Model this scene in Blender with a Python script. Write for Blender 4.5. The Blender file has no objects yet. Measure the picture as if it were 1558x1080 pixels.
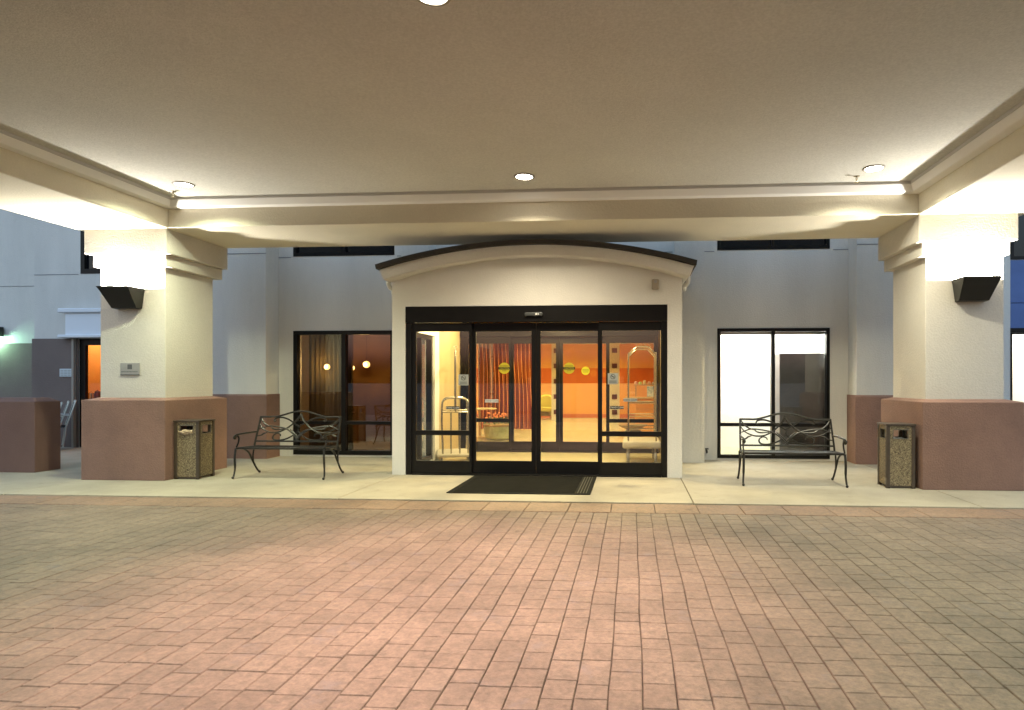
import bpy, bmesh, math, random
from mathutils import Vector, Matrix, noise
random.seed(7)
C = bpy.context.scene.collection
SC = bpy.context.scene

# ------------------------------------------------------------------ camera
cam_d = bpy.data.cameras.new("camera")
cam = bpy.data.objects.new("camera", cam_d); C.objects.link(cam)
cam.location = (0, 0, 1.38)
cam.rotation_euler = (math.radians(90), 0, math.atan(67/950))
cam_d.sensor_fit = 'HORIZONTAL'; cam_d.sensor_width = 36
cam_d.lens = 36*950/1558
cam_d.shift_x = -(894-779)/1558
cam_d.shift_y = (580-540)/1558
cam_d.clip_start = 0.05; cam_d.clip_end = 2000
SC.camera = cam

# ------------------------------------------------------------------ sky, exposure
w = bpy.data.worlds.new("World"); SC.world = w; w.use_nodes = True
nt = w.node_tree; bg = nt.nodes['Background']
sky = nt.nodes.new('ShaderNodeTexSky'); sky.sky_type = 'NISHITA'; sky.sun_disc = False
sky.sun_elevation = math.radians(-0.5); sky.sun_rotation = math.radians(10)
sky.altitude = 200; sky.air_density = 1.4; sky.dust_density = 1.5; sky.ozone_density = 2.5
hs = nt.nodes.new('ShaderNodeHueSaturation'); hs.inputs['Saturation'].default_value = 0.60
nt.links.new(sky.outputs[0], hs.inputs['Color']); tn = nt.nodes.new('ShaderNodeVectorMath'); tn.operation = 'MULTIPLY'; tn.inputs[1].default_value = (0.84, 0.98, 1.0)
nt.links.new(hs.outputs[0], tn.inputs[0]); nt.links.new(tn.outputs[0], bg.inputs['Color']); bg.inputs['Strength'].default_value = 4.7
SC.view_settings.view_transform = 'Standard'; SC.view_settings.look = 'None'
SC.view_settings.exposure = 0.22; SC.view_settings.gamma = 1.0
SC.cycles.max_bounces = 10; SC.cycles.diffuse_bounces = 6; SC.cycles.transparent_max_bounces = 24
SC.cycles.sample_clamp_indirect = 6.0
SC.cycles.caustics_reflective = False; SC.cycles.caustics_refractive = False

# ------------------------------------------------------------------ helpers
W = {}
def tag(o, label=None, cat=None, group=None, kind=None):
    if label: o['label'] = label
    if cat: o['category'] = cat
    if group: o['group'] = group
    if kind: o['kind'] = kind
    return o
def thing(name, label, cat, loc=(0, 0, 0), group=None):
    o = bpy.data.objects.new(name, None); C.objects.link(o)
    o.location = loc; o.empty_display_size = 0.1; W[o.name] = Vector(loc)
    return tag(o, label, cat, group)
def obj(name, bm, m, parent=None, kind=None, smooth=False, loc=None):
    """links a bmesh (world coordinates at build time) as one object"""
    if isinstance(bm, bmesh.types.BMesh):
        me = bpy.data.meshes.new(name); 
        off = W[parent.name] if parent else (Vector(loc) if loc else Vector((0, 0, 0)))
        if off.length: bmesh.ops.translate(bm, verts=bm.verts, vec=-off)
        bm.to_mesh(me); bm.free()
    else:
        me = bm; off = W[parent.name] if parent else Vector((0, 0, 0))
    for k in (m if isinstance(m, (list, tuple)) else [m]): me.materials.append(k)
    if smooth:
        for p in me.polygons: p.use_smooth = True
        try: me.set_sharp_from_angle(angle=math.radians(40))
        except Exception: pass
    o = bpy.data.objects.new(name, me); C.objects.link(o)
    W[o.name] = off.copy()
    if parent: o.parent = parent
    elif loc: o.location = loc
    if kind: o['kind'] = kind
    return o
def kids(o): return [c for c in bpy.data.objects if c.parent == o]
def copy_tree(o, parent=None):
    c = o.copy(); C.objects.link(c); c.parent = parent; W[c.name] = W[o.name].copy()
    for ch in list(o.children): copy_tree(ch, c)
    return c
def BM(): return bmesh.new()
def box(bm, x0, x1, y0, y1, z0, z1, bev=0, rot=None, seg=1, mi=0):
    r = bmesh.ops.create_cube(bm, size=1.0); vs = r['verts']
    cx, cy, cz = (x0+x1)/2, (y0+y1)/2, (z0+z1)/2
    for v in vs:
        v.co = Vector((v.co.x*(x1-x0), v.co.y*(y1-y0), v.co.z*(z1-z0)))
        if rot is not None: v.co = rot @ v.co
        v.co += Vector((cx, cy, cz))
    fs = set(f for v in vs for f in v.link_faces)
    for f in fs: f.material_index = mi
    if bev:
        es = list(set(e for v in vs for e in v.link_edges))
        bmesh.ops.bevel(bm, geom=es, offset=bev, segments=seg, profile=0.5, affect='EDGES', clamp_overlap=True)
    return bm
def prism(bm, pts, axis, a0, a1, mi=0):
    """closed outline pts (2-D) swept along axis 'x','y' or 'z' from a0 to a1"""
    def P(p, a):
        if axis == 'x': return Vector((a, p[0], p[1]))
        if axis == 'y': return Vector((p[0], a, p[1]))
        return Vector((p[0], p[1], a))
    A = [bm.verts.new(P(p, a0)) for p in pts]; B = [bm.verts.new(P(p, a1)) for p in pts]
    n = len(pts); fs = []
    fs.append(bm.faces.new(A)); fs.append(bm.faces.new(B[::-1]))
    for i in range(n): fs.append(bm.faces.new([A[i], B[i], B[(i+1) % n], A[(i+1) % n]]))
    for f in fs: f.material_index = mi
    bmesh.ops.recalc_face_normals(bm, faces=fs)
    return bm
def tube(bm, pts, r, n=8, closed=False, flat=1.0, cap=True):
    """round bar along pts; r number or list"""
    pts = [Vector(p) for p in pts]; N = len(pts)
    rs = r if isinstance(r, (list, tuple)) else [r]*N
    up = None; rings = []
    for i, p in enumerate(pts):
        if closed: t = (pts[(i+1) % N]-pts[i-1])
        else: t = pts[min(i+1, N-1)]-pts[max(i-1, 0)]
        if t.length < 1e-9: t = Vector((0, 0, 1))
        t.normalize()
        if up is None:
            up = Vector((0, 1, 0)) if abs(t.y) < 0.9 else Vector((1, 0, 0))
        up = (up - t*up.dot(t))
        if up.length < 1e-5: up = t.orthogonal()
        up.normalize(); sd = t.cross(up)
        rings.append([bm.verts.new(p + (up*math.cos(k*2*math.pi/n)*flat + sd*math.sin(k*2*math.pi/n))*rs[i]) for k in range(n)])
    fs = []
    for i in range(N if closed else N-1):
        a, b = rings[i], rings[(i+1) % N]
        for k in range(n): fs.append(bm.faces.new([a[k], a[(k+1) % n], b[(k+1) % n], b[k]]))
    if not closed and cap:
        fs.append(bm.faces.new(rings[0][::-1])); fs.append(bm.faces.new(rings[-1]))
    bmesh.ops.recalc_face_normals(bm, faces=fs)
    return bm
def spline(pts, k=6):
    P = [Vector(p) for p in pts]
    if len(P) < 3: return P
    Q = [P[0]*2-P[1]] + P + [P[-1]*2-P[-2]]; out = []
    for i in range(1, len(Q)-2):
        for j in range(k):
            t = j/k; a, b, c, d = Q[i-1], Q[i], Q[i+1], Q[i+2]
            out.append(0.5*((2*b)+(c-a)*t+(2*a-5*b+4*c-d)*t*t+(3*b-a-3*c+d)*t**3))
    out.append(P[-1]); return out
def lathe(bm, prof, c=(0, 0, 0), n=24, axis='z'):
    rings = []
    for r, z in prof:
        ring = []
        for k in range(n):
            a = 2*math.pi*k/n
            v = Vector((r*math.cos(a), r*math.sin(a), z))
            if axis == 'x': v = Vector((v.z, v.x, v.y))
            if axis == 'y': v = Vector((v.x, v.z, v.y))
            ring.append(bm.verts.new(v+Vector(c)))
        rings.append(ring)
    fs = []
    for i in range(len(rings)-1):
        for k in range(n): fs.append(bm.faces.new([rings[i][k], rings[i][(k+1) % n], rings[i+1][(k+1) % n], rings[i+1][k]]))
    if prof[0][0] > 1e-4: fs.append(bm.faces.new(rings[0][::-1]))
    if prof[-1][0] > 1e-4: fs.append(bm.faces.new(rings[-1]))
    bmesh.ops.recalc_face_normals(bm, faces=fs)
    return bm
def grid_solid(bm, us, vs, hole, d0, d1, fn):
    """slab cut in cells us x vs, cells where hole(uc,vc) are open; fn(u,v,d) -> point"""
    us = sorted(set(us)); vs = sorted(set(vs))
    cell = [[not hole((us[i]+us[i+1])/2, (vs[j]+vs[j+1])/2) for j in range(len(vs)-1)] for i in range(len(us)-1)]
    cache = {}
    def V(i, j, d):
        if (i, j, d) not in cache: cache[(i, j, d)] = bm.verts.new(fn(us[i], vs[j], d))
        return cache[(i, j, d)]
    fs = []
    def at(i, j): return 0 <= i < len(us)-1 and 0 <= j < len(vs)-1 and cell[i][j]
    for i in range(len(us)-1):
        for j in range(len(vs)-1):
            if not cell[i][j]: continue
            fs.append(bm.faces.new([V(i, j, d0), V(i+1, j, d0), V(i+1, j+1, d0), V(i, j+1, d0)]))
            fs.append(bm.faces.new([V(i, j, d1), V(i, j+1, d1), V(i+1, j+1, d1), V(i+1, j, d1)]))
            if not at(i-1, j): fs.append(bm.faces.new([V(i, j, d0), V(i, j+1, d0), V(i, j+1, d1), V(i, j, d1)]))
            if not at(i+1, j): fs.append(bm.faces.new([V(i+1, j, d0), V(i+1, j, d1), V(i+1, j+1, d1), V(i+1, j+1, d0)]))
            if not at(i, j-1): fs.append(bm.faces.new([V(i, j, d0), V(i, j, d1), V(i+1, j, d1), V(i+1, j, d0)]))
            if not at(i, j+1): fs.append(bm.faces.new([V(i, j+1, d0), V(i+1, j+1, d0), V(i+1, j+1, d1), V(i, j+1, d1)]))
    bmesh.ops.recalc_face_normals(bm, faces=fs)
    return bm
def wallx(bm, x0, x1, z0, z1, y0, y1, holes=(), extra=()):
    us = [x0, x1]+[h[0] for h in holes]+[h[1] for h in holes]
    vs = [z0, z1]+[h[2] for h in holes]+[h[3] for h in holes]+list(extra)
    return grid_solid(bm, us, vs, lambda u, v: any(h[0] < u < h[1] and h[2] < v < h[3] for h in holes), y0, y1, lambda u, v, d: (u, d, v))
def wally(bm, y0, y1, z0, z1, x0, x1, holes=()):
    us = [y0, y1]+[h[0] for h in holes]+[h[1] for h in holes]
    vs = [z0, z1]+[h[2] for h in holes]+[h[3] for h in holes]
    return grid_solid(bm, us, vs, lambda u, v: any(h[0] < u < h[1] and h[2] < v < h[3] for h in holes), x0, x1, lambda u, v, d: (d, u, v))

# ------------------------------------------------------------------ materials
def mat(name, col, rough=0.6, metal=0.0, var=0.0, vscale=3.0, bump=0.0, bscale=80.0, bdist=0.01, emit=None, estr=0.0,
        col2=None, spots=0.0, fine=0.0, fscale=150.0, spec=None, streak=False):
    m = bpy.data.materials.new(name); m.use_nodes = True; t = m.node_tree; b = t.nodes['Principled BSDF']
    b.inputs['Base Color'].default_value = (*col, 1); b.inputs['Roughness'].default_value = rough
    b.inputs['Metallic'].default_value = metal
    if spec is not None: b.inputs['Specular IOR Level'].default_value = spec
    tc = t.nodes.new('ShaderNodeTexCoord')
    src = None
    if var or col2:
        n = t.nodes.new('ShaderNodeTexNoise'); n.inputs['Scale'].default_value = vscale
        n.inputs['Detail'].default_value = 6; n.inputs['Roughness'].default_value = 0.6
        if streak:
            mp = t.nodes.new('ShaderNodeMapping'); mp.inputs['Scale'].default_value = (1, 1, 0.22)
            t.links.new(tc.outputs['Object'], mp.inputs[0]); t.links.new(mp.outputs[0], n.inputs['Vector'])
        else: t.links.new(tc.outputs['Object'], n.inputs['Vector'])
        r = t.nodes.new('ShaderNodeValToRGB'); r.color_ramp.elements[0].position = 0.3; r.color_ramp.elements[1].position = 0.7
        c2 = col2 if col2 else tuple(min(1, c*(1+var)) for c in col)
        c1 = tuple(c*(1-var) for c in col)
        r.color_ramp.elements[0].color = (*c1, 1); r.color_ramp.elements[1].color = (*c2, 1)
        t.links.new(n.outputs['Fac'], r.inputs[0]); src = r.outputs[0]
    if fine:
        n2 = t.nodes.new('ShaderNodeTexNoise'); n2.inputs['Scale'].default_value = fscale; n2.inputs['Detail'].default_value = 2
        t.links.new(tc.outputs['Object'], n2.inputs['Vector'])
        mr = t.nodes.new('ShaderNodeMapRange'); mr.inputs['From Min'].default_value = 0.3; mr.inputs['From Max'].default_value = 0.7
        mr.inputs['To Min'].default_value = 1-fine; mr.inputs['To Max'].default_value = 1+fine
        t.links.new(n2.outputs['Fac'], mr.inputs['Value'])
        mx = t.nodes.new('ShaderNodeVectorMath'); mx.operation = 'SCALE'
        if src: t.links.new(src, mx.inputs[0])
        else: mx.inputs[0].default_value = col
        t.links.new(mr.outputs[0], mx.inputs['Scale']); src = mx.outputs[0]
    if spots:
        n4 = t.nodes.new('ShaderNodeTexNoise'); n4.inputs['Scale'].default_value = 5.5; n4.inputs['Detail'].default_value = 9; n4.inputs['Roughness'].default_value = 0.75
        t.links.new(tc.outputs['Object'], n4.inputs['Vector'])
        r4 = t.nodes.new('ShaderNodeMapRange'); r4.inputs['From Min'].default_value = 0.56; r4.inputs['From Max'].default_value = 0.70
        r4.inputs['To Min'].default_value = 1.0; r4.inputs['To Max'].default_value = 1-spots; t.links.new(n4.outputs['Fac'], r4.inputs['Value'])
        m4 = t.nodes.new('ShaderNodeVectorMath'); m4.operation = 'SCALE'
        t.links.new(src, m4.inputs[0]); t.links.new(r4.outputs[0], m4.inputs['Scale']); src = m4.outputs[0]
    if src: t.links.new(src, b.inputs['Base Color'])
    if bump:
        nb = t.nodes.new('ShaderNodeTexNoise'); nb.inputs['Scale'].default_value = bscale; nb.inputs['Detail'].default_value = 4
        t.links.new(tc.outputs['Object'], nb.inputs['Vector'])
        bp = t.nodes.new('ShaderNodeBump'); bp.inputs['Strength'].default_value = bump; bp.inputs['Distance'].default_value = bdist
        t.links.new(nb.outputs['Fac'], bp.inputs['Height']); t.links.new(bp.outputs[0], b.inputs['Normal'])
    if emit:
        b.inputs['Emission Color'].default_value = (*emit, 1); b.inputs['Emission Strength'].default_value = estr
    return m
def glassmat(name, tint=(1, 1, 1), ior=1.5, rough=0.0, refl=(1, 1, 1)):
    m = bpy.data.materials.new(name); m.use_nodes = True; t = m.node_tree; t.nodes.clear()
    o = t.nodes.new('ShaderNodeOutputMaterial'); mx = t.nodes.new('ShaderNodeMixShader')
    tr = t.nodes.new('ShaderNodeBsdfTransparent'); tr.inputs[0].default_value = (*tint, 1)
    g = t.nodes.new('ShaderNodeBsdfGlossy'); g.inputs['Roughness'].default_value = rough; g.inputs[0].default_value = (*refl, 1)
    f = t.nodes.new('ShaderNodeFresnel'); f.inputs[0].default_value = ior
    ge = t.nodes.new('ShaderNodeNewGeometry'); iv = t.nodes.new('ShaderNodeMath'); iv.operation = 'SUBTRACT'; iv.inputs[0].default_value = 1.0
    t.links.new(ge.outputs['Backfacing'], iv.inputs[1]); ml = t.nodes.new('ShaderNodeMath'); ml.operation = 'MULTIPLY'
    t.links.new(f.outputs[0], ml.inputs[0]); t.links.new(iv.outputs[0], ml.inputs[1])
    m2 = t.nodes.new('ShaderNodeMath'); m2.operation = 'MULTIPLY'; m2.inputs[1].default_value = 2.3; m2.use_clamp = True
    t.links.new(ml.outputs[0], m2.inputs[0]); t.links.new(m2.outputs[0], mx.inputs[0]); t.links.new(tr.outputs[0], mx.inputs[1]); t.links.new(g.outputs[0], mx.inputs[2])
    t.links.new(mx.outputs[0], o.inputs[0]); return m
M = {}
M['stucco'] = mat('cream stucco', (0.63, 0.59, 0.52), 0.85, var=0.05, vscale=1.3, bump=0.55, bscale=45, bdist=0.012, fine=0.04, fscale=60)
M['stucco_wall'] = mat('grey stucco', (0.68, 0.66, 0.61), 0.85, var=0.11, vscale=0.9, spots=0.05, bump=0.55, bscale=45, bdist=0.012, fine=0.04, fscale=60, streak=True)
M['beam'] = mat('warm beam stucco', (0.72, 0.67, 0.54), 0.85, var=0.04, vscale=1.3, bump=0.5, bscale=45, bdist=0.012, fine=0.03, fscale=60)
M['porch'] = mat('off white porch paint', (0.72, 0.70, 0.65), 0.85, var=0.05, vscale=1.3, bump=0.4, bscale=45, bdist=0.010, fine=0.03, fscale=60)
M['trim'] = mat('trim stucco', (0.72, 0.70, 0.66), 0.8, var=0.03, vscale=2, bump=0.2, bscale=50)
M['ceil'] = mat('sprayed ceiling', (0.55, 0.54, 0.495), 0.9, var=0.06, vscale=0.7, bump=0.55, bscale=70, bdist=0.011, fine=0.08, fscale=45)
M['brown'] = mat('brown stucco', (0.24, 0.138, 0.104), 0.85, var=0.14, vscale=1.6, spots=0.10, bump=0.8, bscale=50, bdist=0.012, fine=0.07, fscale=70)
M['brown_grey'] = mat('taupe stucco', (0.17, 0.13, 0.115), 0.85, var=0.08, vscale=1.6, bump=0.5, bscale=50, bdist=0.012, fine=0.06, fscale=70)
M['blackmetal'] = mat('black anodised frame', (0.008, 0.0075, 0.007), 0.32, metal=0.0, spec=0.22, var=0.15, vscale=6)
M['bronze_frame'] = mat('dark bronze door frame', (0.006, 0.005, 0.004), 0.5, spec=0.06)
M['roof'] = mat('dark roofing', (0.035, 0.03, 0.024), 0.8, var=0.2, vscale=8, bump=0.3, bscale=60)
M['conc'] = mat('concrete walk', (0.38, 0.335, 0.25), 0.8, var=0.18, vscale=1.1, spots=0.22, bump=0.25, bscale=120, bdist=0.004, fine=0.08, fscale=90)
M['joint'] = mat('joint filler', (0.06, 0.047, 0.038), 0.9, var=0.3, vscale=20)
M['asphalt'] = mat('asphalt', (0.045, 0.045, 0.047), 0.85, var=0.2, vscale=4, bump=0.4, bscale=150, bdist=0.006)
M['bronze'] = mat('dark bronze casting', (0.035, 0.032, 0.027), 0.38, metal=0.6, var=0.25, vscale=18, bump=0.15, bscale=90, bdist=0.003)
M['canpost'] = mat('brown painted steel', (0.06, 0.042, 0.028), 0.42, var=0.2, vscale=9)
M['brass_dull'] = mat('dull steel', (0.16, 0.14, 0.11), 0.5, metal=0.4)
M['ring'] = mat('aged trim ring', (0.30, 0.28, 0.24), 0.6)
M['liner'] = mat('black liner', (0.012, 0.012, 0.012), 0.5)
M['paper'] = mat('crumpled paper bag', (0.55, 0.42, 0.28), 0.8, var=0.2, vscale=25, bump=0.6, bscale=40)
M['plastic'] = mat('clear bag', (0.55, 0.58, 0.6), 0.25, var=0.3, vscale=30, bump=0.8, bscale=40)
M['rubber'] = mat('ribbed mat', (0.011, 0.0105, 0.0085), 0.95, spec=0.15, var=0.35, vscale=5, bump=0.8, bscale=220, bdist=0.004)
M['chrome'] = mat('chrome', (0.55, 0.48, 0.36), 0.14, metal=1.0)
M['brass'] = mat('brushed steel', (0.55, 0.50, 0.40), 0.25, metal=1.0)
M['carpet'] = mat('cart deck', (0.36, 0.32, 0.24), 0.8, var=0.08, bump=0.3, bscale=200)
M['tyre'] = mat('grey tyre', (0.14, 0.13, 0.12), 0.7)
M['glass'] = glassmat('door glass', (0.93, 0.94, 0.93), 1.5)
M['glass_dark'] = glassmat('tinted glass', (0.55, 0.52, 0.45), 1.6)
M['glass_up'] = mat('dark upper glazing', (0.006, 0.007, 0.010), 0.05)
M['cream_in'] = mat('interior cream paint', (0.50, 0.38, 0.20), 0.7, var=0.03)
M['orange'] = mat('orange paint', (0.76, 0.36, 0.09), 0.7, var=0.03, vscale=1)
M['rust'] = mat('rust orange paint', (0.52, 0.115, 0.02), 0.7, var=0.06, vscale=1.5)
M['base_in'] = mat('terracotta skirting', (0.55, 0.16, 0.05), 0.6)
M['tile'] = mat('cream floor tile', (0.50, 0.43, 0.27), 0.25, var=0.06, vscale=1.2)
M['ceil_in'] = mat('interior ceiling', (0.7, 0.66, 0.58), 0.9)
M['white'] = mat('white paint', (0.8, 0.8, 0.78), 0.6)
M['maroon'] = mat('maroon tile', (0.10, 0.022, 0.012), 0.5)
M['curtain'] = mat('deep red curtain', (0.24, 0.045, 0.007), 0.75, var=0.6, vscale=1.3, streak=True)
M['ribbon'] = mat('orange ribbon', (0.80, 0.30, 0.10), 0.5)
M['yellow'] = mat('mustard upholstery', (0.55, 0.45, 0.07), 0.8, var=0.05)
M['dec_y'] = mat('yellow sticker', (0.55, 0.45, 0.02), 0.5)
M['dec_y2'] = mat('bright yellow sticker', (0.85, 0.75, 0.03), 0.5)
M['dec_k'] = mat('black print', (0.012, 0.014, 0.010), 0.5)
M['dec_g'] = mat('grey sign plate', (0.36, 0.38, 0.36), 0.5)
M['dec_w'] = mat('white print', (0.75, 0.75, 0.72), 0.5)
M['dec_r'] = mat('red print', (0.12, 0.03, 0.03), 0.5)
M['plaque'] = mat('brushed plaque', (0.34, 0.33, 0.31), 0.45, metal=0.2, var=0.08, vscale=20)
M['device'] = mat('beige plastic', (0.36, 0.31, 0.24), 0.5)
M['wood'] = mat('light wood', (0.45, 0.30, 0.14), 0.5, var=0.15, vscale=6)
M['leaf'] = mat('planter leaves', (0.05, 0.12, 0.03), 0.6, var=0.3, vscale=20)
M['flower'] = mat('orange flowers', (0.75, 0.25, 0.10), 0.6, var=0.3, vscale=30)
M['pot'] = mat('glazed pot', (0.28, 0.30, 0.18), 0.3, var=0.25, vscale=6)
M['basket'] = mat('woven basket', (0.28, 0.17, 0.06), 0.7, var=0.3, vscale=40)
M['cabinet'] = mat('steel cabinet back', (0.13, 0.12, 0.12), 0.4, var=0.25, vscale=1.8)
M['painted_sky'] = mat('blue spandrel panel', (0.07, 0.14, 0.36), 0.35, var=0.15, vscale=2)  # blue cast of sky light on the wall, painted into the colour
M['olive'] = mat('olive drape', (0.16, 0.12, 0.045), 0.8, var=0.25, vscale=2, streak=True)
M['dark_in'] = mat('dim room wall', (0.30, 0.17, 0.06), 0.8, var=0.25, vscale=1.5)
M['sconce'] = mat('sconce bronze', (0.022, 0.021, 0.017), 0.4, metal=0.3)
M['lamp_on'] = mat('lamp lens', (1, 1, 1), 0.5, emit=(1.0, 0.93, 0.78), estr=40)
M['lamp_warm'] = mat('warm lamp globe', (1, 0.9, 0.7), 0.5, emit=(1.0, 0.55, 0.18), estr=9)
M['lamp_green'] = mat('green-white lamp lens', (1, 1, 1), 0.5, emit=(0.35, 1.0, 0.65), estr=12)
M['lamp_in'] = mat('interior lamp lens', (1, 1, 1), 0.5, emit=(1.0, 0.8, 0.5), estr=8)
M['hood'] = mat('white entry trim', (0.75, 0.78, 0.82), 0.6)
M['alum'] = mat('aluminium tube', (0.55, 0.58, 0.56), 0.3, metal=0.8)
M['sling'] = mat('dark sling fabric', (0.03, 0.035, 0.045), 0.8)
M['gutter'] = mat('white gutter', (0.62, 0.61, 0.57), 0.5)

# aggregate panels of the litter bins
def aggregate():
    m = bpy.data.materials.new('pebble aggregate'); m.use_nodes = True; t = m.node_tree; b = t.nodes['Principled BSDF']
    tc = t.nodes.new('ShaderNodeTexCoord'); v = t.nodes.new('ShaderNodeTexVoronoi'); v.inputs['Scale'].default_value = 125
    t.links.new(tc.outputs['Object'], v.inputs['Vector'])
    r = t.nodes.new('ShaderNodeValToRGB'); e = r.color_ramp.elements
    e[0].color = (0.07, 0.045, 0.022, 1); e[0].position = 0.1; e[1].color = (0.34, 0.27, 0.15, 1); e[1].position = 0.9
    sp = t.nodes.new('ShaderNodeSeparateColor'); t.links.new(v.outputs['Color'], sp.inputs[0])
    t.links.new(sp.outputs[0], r.inputs[0]); t.links.new(r.outputs[0], b.inputs['Base Color'])
    bp = t.nodes.new('ShaderNodeBump'); bp.inputs['Strength'].default_value = 0.8; bp.inputs['Distance'].default_value = 0.004; bp.invert = True
    t.links.new(v.outputs['Distance'], bp.inputs['Height']); t.links.new(bp.outputs[0], b.inputs['Normal'])
    b.inputs['Roughness'].default_value = 0.45
    return m
M['aggregate'] = aggregate()
# stamped pavers: own tint per paver from a face attribute, stains from noise
def paver_mat(name, c_a, c_b):
    m = bpy.data.materials.new(name); m.use_nodes = True; t = m.node_tree; b = t.nodes['Principled BSDF']
    tc = t.nodes.new('ShaderNodeTexCoord'); at = t.nodes.new('ShaderNodeAttribute'); at.attribute_name = 'tint'
    r = t.nodes.new('ShaderNodeValToRGB'); e = r.color_ramp.elements
    e[0].color = (*c_a, 1); e[1].color = (*c_b, 1); t.links.new(at.outputs['Fac'], r.inputs[0])
    n = t.nodes.new('ShaderNodeTexNoise'); n.inputs['Scale'].default_value = 1.1; n.inputs['Detail'].default_value = 7; n.inputs['Roughness'].default_value = 0.65
    t.links.new(tc.outputs['Object'], n.inputs['Vector'])
    mr = t.nodes.new('ShaderNodeMapRange'); mr.inputs['From Min'].default_value = 0.33; mr.inputs['From Max'].default_value = 0.67
    mr.inputs['To Min'].default_value = 0.66; mr.inputs['To Max'].default_value = 1.16; t.links.new(n.outputs['Fac'], mr.inputs['Value'])
    n2 = t.nodes.new('ShaderNodeTexNoise'); n2.inputs['Scale'].default_value = 26; n2.inputs['Detail'].default_value = 9; n2.inputs['Roughness'].default_value = 0.78
    t.links.new(tc.outputs['Object'], n2.inputs['Vector'])
    m2 = t.nodes.new('ShaderNodeMapRange'); m2.inputs['From Min'].default_value = 0.3; m2.inputs['From Max'].default_value = 0.7
    m2.inputs['To Min'].default_value = 0.50; m2.inputs['To Max'].default_value = 1.42; t.links.new(n2.outputs['Fac'], m2.inputs['Value'])
    mm = t.nodes.new('ShaderNodeMath'); mm.operation = 'MULTIPLY'; t.links.new(mr.outputs[0], mm.inputs[0]); t.links.new(m2.outputs[0], mm.inputs[1])
    vs = t.nodes.new('ShaderNodeVectorMath'); vs.operation = 'SCALE'; t.links.new(r.outputs[0], vs.inputs[0]); t.links.new(mm.outputs[0], vs.inputs['Scale'])
    # scattered grey scuffs
    n3 = t.nodes.new('ShaderNodeTexNoise'); n3.inputs['Scale'].default_value = 3.1; n3.inputs['Detail'].default_value = 9; n3.inputs['Roughness'].default_value = 0.75
    t.links.new(tc.outputs['Object'], n3.inputs['Vector'])
    r3 = t.nodes.new('ShaderNodeValToRGB'); r3.color_ramp.elements[0].position = 0.57; r3.color_ramp.elements[1].position = 0.70
    r3.color_ramp.elements[1].color = (0.7, 0.7, 0.7, 1); t.links.new(n3.outputs['Fac'], r3.inputs[0])
    mx = t.nodes.new('ShaderNodeMix'); mx.data_type = 'RGBA'
    t.links.new(r3.outputs[0], mx.inputs[0]); t.links.new(vs.outputs[0], mx.inputs[6]); mx.inputs[7].default_value = (0.17, 0.15, 0.15, 1)
    vo = t.nodes.new('ShaderNodeTexVoronoi'); vo.inputs['Scale'].default_value = 1.6; nz = t.nodes.new('ShaderNodeTexNoise'); nz.inputs['Scale'].default_value = 9
    t.links.new(tc.outputs['Object'], nz.inputs['Vector']); va = t.nodes.new('ShaderNodeVectorMath'); va.operation = 'MULTIPLY_ADD'
    va.inputs[1].default_value = (0.12, 0.12, 0); t.links.new(nz.outputs['Color'], va.inputs[0]); t.links.new(tc.outputs['Object'], va.inputs[2]); t.links.new(va.outputs[0], vo.inputs['Vector'])
    vr = t.nodes.new('ShaderNodeMapRange'); vr.inputs['From Min'].default_value = 0.02; vr.inputs['From Max'].default_value = 0.07
    vr.inputs['To Min'].default_value = 0.45; vr.inputs['To Max'].default_value = 1.0; t.links.new(vo.outputs['Distance'], vr.inputs['Value'])
    sx = t.nodes.new('ShaderNodeVectorMath'); sx.operation = 'SCALE'; t.links.new(mx.outputs[2], sx.inputs[0]); t.links.new(vr.outputs[0], sx.inputs['Scale'])
    t.links.new(sx.outputs[0], b.inputs['Base Color'])
    b.inputs['Roughness'].default_value = 0.62
    rr = t.nodes.new('ShaderNodeMapRange'); rr.inputs['To Min'].default_value = 0.42; rr.inputs['To Max'].default_value = 0.8
    t.links.new(n2.outputs['Fac'], rr.inputs['Value']); t.links.new(rr.outputs[0], b.inputs['Roughness'])
    bp = t.nodes.new('ShaderNodeBump'); bp.inputs['Strength'].default_value = 0.9; bp.inputs['Distance'].default_value = 0.010
    t.links.new(n2.outputs['Fac'], bp.inputs['Height']); t.links.new(bp.outputs[0], b.inputs['Normal'])
    return m
M['paver'] = paver_mat('stamped paver', (0.200, 0.146, 0.106), (0.234, 0.174, 0.128))
M['border'] = paver_mat('stamped border', (0.25, 0.160, 0.108), (0.29, 0.19, 0.13))

# ------------------------------------------------------------------ ground
b = BM(); box(b, -400, 400, -400, 400, -0.30, -0.075); obj('ground', b, M['asphalt'], kind='structure')
b = BM(); box(b, -11.6, 8.6, -3.2, 7.125, -0.07, -0.024); obj('driveway_bed', b, M['joint'], kind='structure')

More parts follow.
